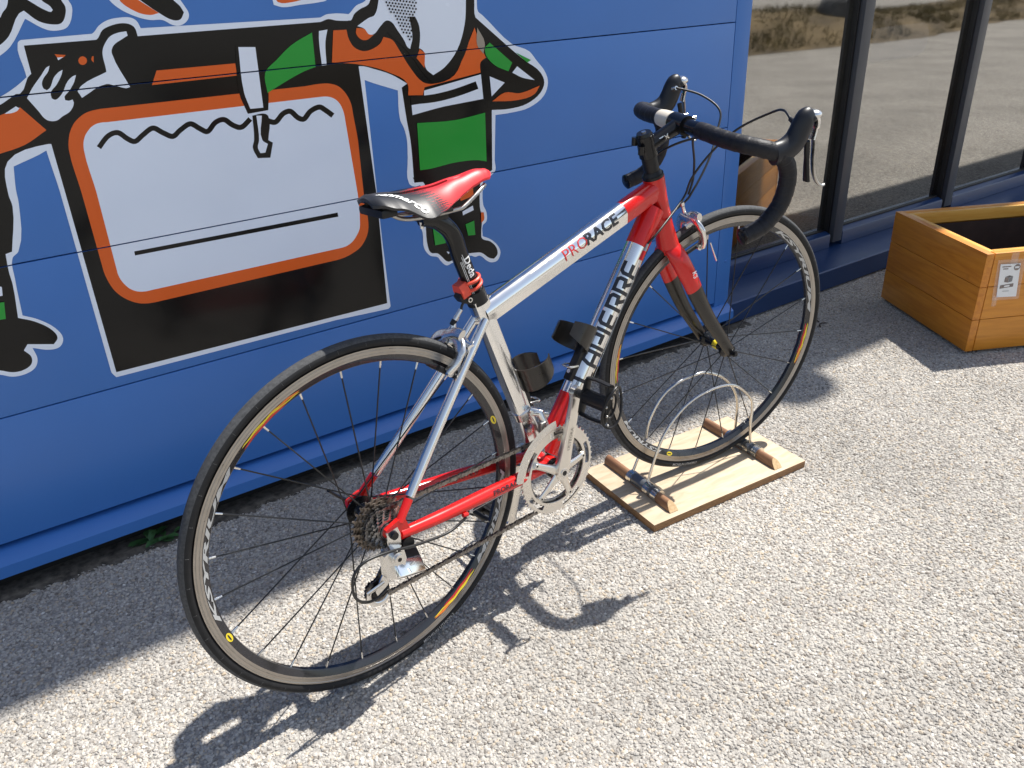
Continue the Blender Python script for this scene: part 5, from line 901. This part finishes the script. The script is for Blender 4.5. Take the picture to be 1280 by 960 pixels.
for y in (-1, 1):
    yy = lambda x, z, k=0.0: V((x - .030, y * (.2115 - k), z - .004))
    P = smooth_path([yy(.898, .876), yy(.922, .880), yy(.942, .892), yy(.952, .908), yy(.958, .923), yy(.964, .934), yy(.974, .9385)], 5); n = len(P)
    prof = [.0190, .0205, .0205, .0200, .0195, .0185, .0140]
    rs = []
    for i in range(n):
        t = i / (n - 1) * (len(prof) - 1); k = min(int(t), len(prof) - 2); a = prof[k] + (prof[k + 1] - prof[k]) * (t - k); rs.append((a * .86, a * 1.12))
    m = MB().tube(P, rs, 24, up=(0, 1, 0)); m.ball(yy(.972, .934), .0150, 8, 0, (1.0, 1.0, .75))
    hood = m.build('brake_hood', 'hood', bike, 60, BARS)
    m = MB(); m.tube(smooth_path([yy(.978, .9385), yy(.987, .930), yy(.989, .913), yy(.986, .893)], 5), [(.0125, .0045)] * 5 + [(.0125, .0045)] * 5 + [(.009, .0035)] * 6, 16, up=(0, 1, 0)); m.ball(yy(.981, .9385), .0145, 8, 0, (1.05, 1.05, .66)); m.build('lever_cap', 'silver', hood)
    P = smooth_path([yy(.988, .908), yy(.993, .880), yy(.997, .850), yy(1.004, .826), yy(1.015, .809), yy(1.027, .801), yy(1.034, .802)], 5); n = len(P)
    lv = MB().tube(P, [(.0068 - .0030 * i / n, .0026) for i in range(n)], 14, up=(0, 1, 0)).build('brake_lever', 'steel', hood)
    P = smooth_path([yy(.978, .890, .003), yy(.984, .864, .005), yy(.989, .838, .006), yy(.995, .812, .007)], 4); n = len(P)
    MB().tube(P, [(.0050, .0055)] * 5 + [(.0058 + .0035 * (i / 8), .0045) for i in range(n - 5)], 14, up=(0, 1, 0)).build('shift_lever', 'black', hood)
    m = MB().tube([yy(.951, .925, .014), yy(.951, .929, .026)], [.0062, .0045], 12); m.build('cable_port', 'silver' if y > 0 else 'hood', hood)
# ---------------------------------------------------------------- cables
def cable(pts, r=.0024, mat='cable', M=STEER, name='cable_housing'): return MB().tube(smooth_path(pts, 8), r, 8).build(name, mat, bike, 60, M)
def inB(*P): return P
iS = STEER.inverted(); toS = lambda p_: iS @ (BARS @ V(p_))
cable([toS((.921, -.186, .925)), toS((.934, -.150, .933)), toS((.945, -.105, .920)), V((.915, -.060, .880)), V((.885, -.020, .830)), V((.858, .004, .776)), V((.838, .004, .735)), iS @ V((.742, -.027, .690)), iS @ (DA.lerp(DE, .815) + V((0, -.0245, 0)) + dd * .026)])
cable([toS((.921, .186, .925)), toS((.962, .150, .912)), toS((.982, .105, .886)), V((.968, .060, .852)), V((.922, .028, .802)), V((.870, .010, .748)), V((.838, .014, .715)), iS @ (DA.lerp(DE, .815) + V((0, .0245, 0)) + dd * .02)])
cable([toS((.835, -.012, .878)), V((.846, -.004, .852)), V((.862, .006, .810)), V((.866, .010, .770)), V((.858, .012, .738))])
cable([toS((.850, -.100, .872)), V((.835, -.040, .868)), V((.806, .002, .852)), V((.782, .034, .825)), V((.772, .036, .79)), iS @ V((.742, .028, .752)), iS @ V((.70, .012, .735))])
cable([V((.335, .004, .628)), V((.315, .003, .655)), V((.285, .0, .668)), V((.252, .004, .665)), V((.2435, .006, .652))], M=None)
cable([V((.155, -.068, .290)), V((.111, -.071, .281)), V((.039, -.078, .296)), V((-.022, -.086, .317)), V((-.069, -.088, .323)), V((-.092, -.086, .303)), V((-.093, -.080, .263)), V((-.075, -.072, .234)), V((-.048, -.066, .222)), V((-.020, -.064, .232))], M=None, r=.0026)
MB().tube([DA.lerp(DE, .80) + V((0, -.0255, -.002)), DA.lerp(DE, .40) + V((.008, -.026, -.008)), DA.lerp(DE, .10) + V((.015, -.020, -.018))], .0007, 6).build('bare_cable', 'steel', bike)
MB().tube([V((.300, -.030, .268)), V((.16, -.066, .294))], .0007, 6).build('bare_cable', 'steel', bike)
# ---------------------------------------------------------------- brakes
def caliper(c, down, fwd, mat, up_off):
    """dual pivot caliper: down points from the pivot to the axle, fwd away from the fork or stays"""
    dn, fw_ = V(down).normalized(), V(fwd).normalized(); c = V(c)
    def q(y, d, f=0.0): return c + Y_ * y + dn * d + fw_ * f
    arms = []
    m = MB(); m.tube(smooth_path([q(.020, -.016, .012), q(.002, -.012, .013), q(-.024, -.006, .013), q(-.036, .010, .012), q(-.036, .028, .011), q(-.027, .046, .009)], 5), [(.0070, .0115)] * 6 + [(.0070, .0130)] * 10 + [(.0062, .0105)] * 10, 14, up=fw_)
    m.tube([q(0, 0, -.004), q(0, 0, .022)], .0085, 16); root = m.build('brake_caliper', 'silver', bike, 50, mat)
    m = MB(); m.tube(smooth_path([q(-.030, -.020, .020), q(-.012, -.020, .021), q(.010, -.010, .020), q(.030, -.002, .018), q(.038, .014, .014), q(.036, .032, .011), q(.027, .046, .009)], 5), [(.0065, .0105)] * 10 + [(.0070, .0130)] * 12 + [(.0062, .0105)] * 9, 14, up=fw_)
    m.build('brake_arm', 'silver', root, 50)
    for y in (-1, 1):
        MB().tube([q(y * .029, .047, .004), q(y * .0225, .047, .004)], .0068, 14).tube([q(y * .034, .047, .006), q(y * .028, .047, .006)], .0045, 10, True, 1).build('pad_holder', ['silver', 'steel'], root)
        t = dn.cross(Y_).normalized(); b_ = q(y * .0160, .0475, 0)
        MB().tube([b_ - t * .025, b_ + t * .022], (.0045, .0052), 12, up=Y_).build('brake_pad', 'black', root)
    m = MB().tube([q(.0, .0, .0225), q(.0, .0, .027)], .0055, 12); m.build('pivot_bolt', 'steel', root)
    m = MB().tube([q(up_off[0], -.022, .014), q(up_off[0], -.040, .014)], [.0045, .0038], 12).tube([q(up_off[0], -.042, .014), q(up_off[0], -.050, .014)], .0050, 8); m.build('barrel_adjuster', 'silver', root)
    MB().tube([q(up_off[0], -.045, .014), q(up_off[0] * .95, .012, .014)], .0008, 6).build('bare_cable', 'steel', root)
    MB().tube([q(up_off[0] * .9, .010, .017), q(up_off[0] * .9, .0105, .026)], .0045, 10).build('cable_clamp', 'steel', root)
    MB().tube(smooth_path([q(.012, -.004, .024), q(.026, .006, .026), q(.034, .018, .024)], 4), .0028, 8).build('release_lever', 'black', root)
    return root
dF = (V((FW.x, 0, FW.z)) - V((.845, 0, .668)))
caliper((.846, 0, .672), dF, (.93, 0, .37), STEER, (.012, 0))
MB().tube([V((.884, -.040, .640)), V((.900, -.047, .598))], .0016, 8).build('cable_end', 'silver', bike, 40, STEER)
cb = V((.2165, 0, .592)); caliper(cb, -cb + RW, (-.75, 0, .66), None, (.012, 0))
m = MB(); m.tube([V((.2435, .006, .652)), V((.2290, .008, .636))], [.0042, .0042], 10); m.tube([V((.2290, .008, .636)), V((.222, .009, .628))], [.0055, .0050], 10, True, 1); m.tube(smooth_path([V((.226, .009, .630)), V((.222, .006, .614)), V((.2225, .003, .598))], 4), .0055, 10, True, 0); m.build('cable_hanger', ['silver', 'black'], bike)
# ---------------------------------------------------------------- crankset
def ring(m, r0, r1, y0, y1, n=72, a0=0, a1=2 * pi, mi=0):
    m.lathe([(r0, y0), (r1, y0), (r1, y1), (r0, y1)], n, BB, mi, True, a0, a1)
    if abs(a1 - a0) < 6.2:
        for a in (a0, a1): m.add([BB + dirs(a) * r + Y_ * y for r, y in ((r0, y0), (r1, y0), (r1, y1), (r0, y1))], [(0, 1, 2, 3)], mi)
CA = atan2(.171, .040)
m = MB(); Yr = -.0485
ring(m, .0892, .0945, Yr - .0016, Yr + .0016, 100)
for k in range(48):
    a = 2 * pi * k / 48; m.add([BB + dirs(a + q) * r + Y_ * (Yr + y) for y in (-.0011, .0011) for r, q in ((.0940, -.034), (.0940, .034), (.0985, .010), (.0985, -.010))], [(0, 1, 2, 3), (7, 6, 5, 4), (1, 5, 6, 2), (2, 6, 7, 3), (3, 7, 4, 0)])
ring(m, .0735, .0790, Yr - .0014, Yr + .0014, 90)
for k in range(5):
    a = CA + 2 * pi * k / 5
    ring(m, .0788, .0894, Yr - .0013, Yr + .0013, 10, a + .30, a + 2 * pi / 5 - .30)
    d = BB + dirs(a) * .0715; ring(m, .064, .0738, Yr - .0012, Yr + .0012, 8, a - .13, a + .13)
chainset = m.build('chainring', 'crank', bike, 30)
m = MB(); Yi = -.0420
ring(m, .0670, .0785, Yi - .0013, Yi + .0013, 84)
for k in range(38):
    a = 2 * pi * k / 38; m.add([BB + dirs(a + q) * r + Y_ * (Yi + y) for y in (-.0011, .0011) for r, q in ((.0782, -.043), (.0782, .043), (.0828, .012), (.0828, -.012))], [(0, 1, 2, 3), (7, 6, 5, 4), (1, 5, 6, 2), (2, 6, 7, 3), (3, 7, 4, 0)])
m.build('inner_chainring', 'cog', chainset, 30)
m = MB()
for k in range(1, 5):
    a = CA + 2 * pi * k / 5; m.tube([BB + dirs(a) * .012 + Y_ * -.057, BB + dirs(a) * .045 + Y_ * -.0545, BB + dirs(a) * .071 + Y_ * -.0515], [(.0048, .0110), (.0042, .0078), (.0030, .0072)], 14, up=Y_)
m.build('spider', 'crank', chainset, 50)
for k in range(5):
    a = CA + 2 * pi * k / 5; p_ = BB + dirs(a) * .0685; MB().tube([p_ + Y_ * -.0530, p_ + Y_ * -.0556], .0045, 14).tube([p_ + Y_ * -.0556, p_ + Y_ * -.0559], .0024, 10, True, 1).build('chainring_bolt', ['silver', 'black'], chainset)
def crank(sd, ang):
    y0, y1 = sd * .060, sd * .071; P = [BB + dirs(ang) * r + Y_ * (y0 + (y1 - y0) * t) for r, t in ((-.004, 0), (.020, .1), (.060, .4), (.110, .75), (.150, .95), (.172, 1))]
    m = MB().tube(P, [(.0090, .0165), (.0085, .0165), (.0072, .0140), (.0068, .0125), (.0066, .0120), (.0065, .0128)], 18, up=Y_, sec=flat)
    m.tube([BB + Y_ * sd * .045, BB + Y_ * sd * .066], .0165, 24); e = BB + dirs(ang) * .172
    m.tube([e + Y_ * (y1 - .0062), e + Y_ * (y1 + .0062)], .0136, 24)
    o = m.build('crank_arm', 'crank', bike, 45)
    MB().tube([BB + Y_ * sd * .066, BB + Y_ * sd * .0700], .0098, 20).tube([BB + Y_ * sd * .0700, BB + Y_ * sd * .0706], .0055, 12, True, 1).build('crank_bolt', ['silver', 'black'], o)
    if sd < 0:
        g = text_geo('ULTEGRA', .01); d = dirs(ang); nn = V((-d.z, 0, d.x))
        def fn(u, v): r = .050 + u * .0082; return BB + d * r + nn * ((v - .5) * .0075) + Y_ * (y0 - .0081 - .0105 * (r / .172) + .0006 * 0)
        MB().add(*bend(g[0], g[1], lambda u, v: fn(u, v) + Y_ * -.0008)).build('lettering', 'steel', o, 0)
    return e + Y_ * y1
eN = crank(-1, CA); eF = crank(1, CA + pi)
def pedal(e, sd, tilt):
    t = V((cos(tilt), 0, sin(tilt))); n_ = V((-sin(tilt), 0, cos(tilt))); q = lambda a, y, h=0: e + t * a + n_ * h + Y_ * sd * y
    m = MB().tube([q(0, .004), q(0, .020), q(0, .028), q(0, .072), q(0, .088)], [.0088, .0088, .0125, .0115, .0100], 18)
    root = m.build('pedal', 'black', bike, 40)
    Rp = Matrix((t, Y_, n_)).transposed(); MB().box(q(0, .054), (.030, .058, .016), Rp, .005).build('pedal_body', 'black', root)
    for a in (-.036, .036):
        m = MB(); P = [q(a, .024), q(a * 1.05, .050), q(a, .084)]; m.tube(P, [(.0035, .0085)] * 3, 10, up=t); m.build('pedal_plate', 'black', root)
    for y in (.024, .084):
        m = MB(); m.tube([q(-.034, y), q(0, y), q(.034, y)], [(.0035, .009), (.0045, .012), (.0035, .009)], 10, up=Y_); m.build('pedal_cross_piece', 'black', root)
    m = MB(); P = [q(.041 * cos(u), .098 + .004 * sin(u * 2), .024 * sin(u)) for u in [2 * pi * k / 24 for k in range(24)]]; m.tube(P, .0026, 8, close=True)
    P = [q(.024 * cos(u), .092, .013 * sin(u)) for u in [2 * pi * k / 20 for k in range(20)]]; m.tube(P, .0022, 8, close=True); m.build('pedal_cage', 'black', root)
    for k in range(5):
        MB().ball(q(-.036 + .018 * k, .098, .019 * (1 - abs(k - 2) / 2.4)), .0028, 5).build('reflector_stud', 'steel', root)
pedal(eN, -1, rad(70)); pedal(eF, 1, rad(-10))
# ---------------------------------------------------------------- gears and chain
cs = None
for k in range(10):
    teeth = [12, 13, 14, 15, 16, 17, 19, 21, 23, 25][k]; r = teeth * .0127 / (2 * pi); y = -.0560 + .0037 * k; m = MB()
    n = teeth; vs = []; rin = .0165 if k < 6 else r - .011
    prof = []
    for i in range(n):
        for f, rr in ((.0, r - .0028), (.30, r - .0022), (.42, r + .0030), (.58, r + .0030), (.70, r - .0022)): prof.append((2 * pi * (i + f) / n, rr))
    N = len(prof)
    for yy_ in (y - .0009, y + .0009): vs += [RW + dirs(a) * rr + Y_ * yy_ for a, rr in prof] + [RW + dirs(a) * rin + Y_ * yy_ for a, rr in prof]
    fs = []
    for i in range(N):
        j = (i + 1) % N; fs += [(i, j, N + j, N + i), (2 * N + i, 3 * N + i, 3 * N + j, 2 * N + j), (i, 2 * N + i, 2 * N + j, j), (N + i, N + j, 3 * N + j, 3 * N + i)]
    m.add(vs, fs)
    if k == 0:
        m.tube([RW + Y_ * -.0575, RW + Y_ * -.0605], .0155, 24); cs = m.build('cassette', 'cog', bike, 30)
    else: m.build('sprocket', 'cog' if k < 7 else 'cog_dirty', cs, 30)
PU, PL_ = V((.010, -.046, .268)), V((-.034, -.046, .220))
def pulley(c): return MB().lathe([(.004, -.004), (.012, -.004), (.0125, -.001), (.021, -.001), (.0222, 0), (.021, .001), (.0125, .001), (.012, .004), (.004, .004)], 22, c, close=True)
bodyP = V((-.002, -.072, .287))
m = MB(); m.tube([bodyP + V((-.003, .022, .008)), bodyP + V((-.003, -.016, .008))], [.0125, .0130], 22)
m.prism([(-.026, .020), (-.004, .026), (.013, .019), (.016, -.004), (.008, -.026), (-.010, -.036), (-.028, -.024)], -.009, .007, o=bodyP); rd = m.build('rear_derailleur', 'silver', bike, 28)
MB().tube([bodyP + V((-.003, -.0162, .008)), bodyP + V((-.003, -.0195, .008))], .0092, 20).tube([bodyP + V((-.003, -.0195, .008)), bodyP + V((-.003, -.0200, .008))], .0042, 6, True, 1).build('mount_bolt', ['silver', 'black'], rd)
_x = V((.063, .018, -.030)).normalized(); _n = V((-.14, -.64, .75)); _n = (_n - _x * _n.dot(_x)).normalized(); R3 = Matrix((_x, _n, _x.cross(_n))).transposed()
MB().box(V((.0180, -.0765, .259)), (.070, .012, .030), R3, .003).build('parallelogram', 'alu', rd, 30)
m = MB().tube([bodyP + V((.030, .022, .016)), bodyP + V((.028, -.002, .016))], [.0115, .0115], 20).box(V((.030, -.052, .258)), (.060, .018, .042), R3, .007); m.build('inner_body', 'black', rd, 30)
MB().prism([(-.002, .010), (.014, .006), (.012, -.012), (-.004, -.030), (-.022, -.052), (-.030, -.064), (-.042, -.066), (-.046, -.052), (-.030, -.030), (-.014, -.010)], -.0075, -.0050, o=V((PU.x - .006, PU.y - .001, PU.z + .010))).build('cage_plate', 'silver', rd, 30)
MB().prism([(-.002, .010), (.014, .006), (.012, -.012), (-.004, -.030), (-.022, -.052), (-.030, -.064), (-.042, -.066), (-.046, -.052), (-.030, -.030), (-.014, -.010)], .0060, .0080, o=V((PU.x - .006, PU.y - .001, PU.z + .010))).build('cage_plate', 'steel', rd, 30)
for c in (PU, PL_): pulley(c).build('pulley', 'black', rd)
P = [PL_ + V((.022 * cos(t), -.0085, .022 * sin(t))) for t in [rad(150 + 170 * k / 14) for k in range(15)]]; MB().tube(P, (.0018, .0045), 8, up=Y_).tube([PL_ + V((-.024, -.0085, .010)), PL_ + V((.012, -.0085, .016))], (.0018, .0040), 8, up=Y_).build('pulley_guard', 'silver', rd)
m = MB().tube([bodyP + V((-.006, -.004, -.028)), bodyP + V((.030, -.008, -.022))], .0022, 8).tube([bodyP + V((.012, -.012, -.026)), bodyP + V((.012, -.018, -.030))], .0045, 10); m.build('limit_screw', 'silver', rd)
# chain: top run, round the chainring, lower run, through the pulleys
rt_, rc_ = .0340, .0808
yc, yk = -.0420, -.0400
cP = []
aT = rad(96)
def arc(c, r, a0, a1, y, n): return [V((c.x + r * cos(a0 + (a1 - a0) * k / n), y, c.z + r * sin(a0 + (a1 - a0) * k / n))) for k in range(n + 1)]
cP += arc(RW, rt_, rad(250), rad(98), yk, 14)
cP += arc(BB, rc_, rad(98), rad(-78), yc, 24)
cP += arc(PL_, .0205, rad(-70), rad(-232), yk - .004, 14)
cP += arc(PU, .0205, rad(-42), rad(40), yk - .003, 8)
cP.append(V((RW.x + .004, yk, RW.z - rt_)))
seg = [cP[0]]; acc = 0; step = .0127 / 2 * 2 * .5
D_ = [0]
for a, b in zip(cP[:-1], cP[1:]): D_.append(D_[-1] + (b - a).length)
def at_(s):
    for i in range(len(D_) - 1):
        if D_[i + 1] >= s: return cP[i].lerp(cP[i + 1], (s - D_[i]) / max(1e-9, D_[i + 1] - D_[i]))
    return cP[-1]
m = MB(); nl = int(D_[-1] / .0127)
lk = [(-.0066, -.0030), (-.0040, -.0044), (0, -.0026), (.0040, -.0044), (.0066, -.0030), (.0066, .0030), (.0040, .0044), (0, .0026), (-.0040, .0044), (-.0066, .0030)]
for i in range(nl):
    p_ = at_((i + .5) * .0127); t = (at_((i + .95) * .0127) - at_((i + .05) * .0127)).normalized(); nn = t.cross(Y_).normalized(); w_ = .0031 if i % 2 else .0021
    for sdy in (-1, 1): m.prism(lk, sdy * w_ - .00055, sdy * w_ + .00055, (t, nn, Y_), p_)
    e_ = at_(i * .0127); m.tube([e_ - Y_ * .0034, e_ + Y_ * .0034], .0021, 6)
tag(m.build('chain', 'chain', bike, 30), kind='stuff')
# front derailleur
m = MB(); fq = lambda x, z: BB + V((x, 0, z))
A0, A1 = rad(88), rad(150)
for y, r in ((-.0360, .078), (-.0530, .101)):
    P = arc(BB, r + .004, A0 + .05, A1 + .38 * (y < -.04), y, 10); m.tube(P, (.0012, .0095), 8, up=Y_)
m.tube([BB + dirs(A1) * .104 + Y_ * -.053, BB + dirs(A1 + .05) * .100 + Y_ * -.036], (.002, .007), 8)
fd = m.build('front_derailleur', 'silver', bike, 45)
sp = BB + sd_ * .135
m = MB().tube([sp + sd_ * -.008, sp + sd_ * .010], [(.0185, .0200)] * 2, 24); m.build('clamp_band', 'silver', fd)
m = MB().tube([sp + V((.006, -.018, .012)), sp + V((.018, -.032, .006)), sp + V((.026, -.042, -.030)), sp + V((.030, -.046, -.052))], [.0075, .0085, .0070, .0055], 12); m.tube([sp + V((.0, -.030, .010)), sp + V((.034, -.036, -.004))], [.0050, .0060], 10); m.build('link_arm', 'silver', fd)
MB().box(sp + V((.016, -.040, -.022)), (.016, .012, .022), None, .003).build('link_body', 'steel', fd)
MB().tube([sp + V((.022, -.036, .004)), sp + V((.034, -.026, -.062))], .0008, 6).build('bare_cable', 'steel', fd)
# ---------------------------------------------------------------- bottle cages
def cage(c, ax_, out, r=.0375, name='bottle_cage'):
    """two carbon wings clasping an absent bottle of radius r; ax_ along the bottle, out away from the tube"""
    ax_, out = V(ax_).normalized(), V(out).normalized(); C_ = V(c) + out * (r + .004)
    def wing(a0, a1, h0, h1, tilt):
        m = MB(); n = 18; vs = []
        for i in range(n + 1):
            t = a0 + (a1 - a0) * i / n; f = i / n; hh = h0 + (h1 - h0) * (1 - abs(2 * f - 1) ** 2.5)
            for rr in (r, r + .0026):
                for s in (-1, 1): vs.append(C_ + (out * cos(t) + Y_ * sin(t)) * rr + ax_ * (s * hh / 2 + tilt * (f - .5)))
        for i in range(n):
            o = 4 * i; m_ = [(o, o + 1, o + 5, o + 4), (o + 2, o + 6, o + 7, o + 3), (o, o + 4, o + 6, o + 2), (o + 1, o + 3, o + 7, o + 5)]; m.f += m_; m.m += [0] * 4
        m.v = [tuple(q) for q in vs]; m.f += [(0, 2, 3, 1), (4 * n, 4 * n + 1, 4 * n + 3, 4 * n + 2)]; m.m += [0, 0]; return m
    root = wing(rad(30), rad(330), .028, .054, .012).build(name, 'carbon', bike, 40)
    MB().box(C_ - out * (r + .004) + ax_ * -.040, (.018, .020, .100), Matrix((out, Y_, ax_)).transposed(), .004).build('cage_base', 'black', root, 30)
    for s in (-.062, .0): MB().tube([C_ - out * (r + .006) + ax_ * (s - .01), C_ - out * (r - .008) + ax_ * (s - .01)], .0045, 10).build('cage_bolt', 'silver', root)
    P = smooth_path([C_ - out * (r + .002) + ax_ * -.055 + Y_ * -.010, C_ - out * (r - .018) + ax_ * -.064 + Y_ * -.012, C_ - out * (r - .022) + ax_ * -.066, C_ - out * (r - .018) + ax_ * -.064 + Y_ * .012, C_ - out * (r + .002) + ax_ * -.055 + Y_ * .010], 5)
    MB().tube(P, .0022, 8).build('cage_foot', 'wire', root)
    return root
dn_ = V((-dd.z, 0, dd.x))
cage(DA.lerp(DE, .44) + dn_ * .026, dd, dn_)
so_ = V((sd_.z, 0, -sd_.x)); cage(BB + sd_ * .205 + so_ * .0175, sd_, so_)
# ---------------------------------------------------------------- wire hoops of the stand
SM = BM @ STEER; si = (Matrix.Translation(c0) @ Matrix.Rotation(ang, 4, 'Z')).inverted()
for P in (HOOP_NEAR, HOOP_FAR):
    Q = []
    for q in P: Q.append(si @ (BM @ STEER @ V(q)))
    Q[0].x = hx['L']; Q[-1].x = hx['R']; Q[0].z = Q[-1].z = TB + .014
    MB().tube(smooth_path(Q, 6), .0036, 10).build('wire_hoop', 'wire', st)
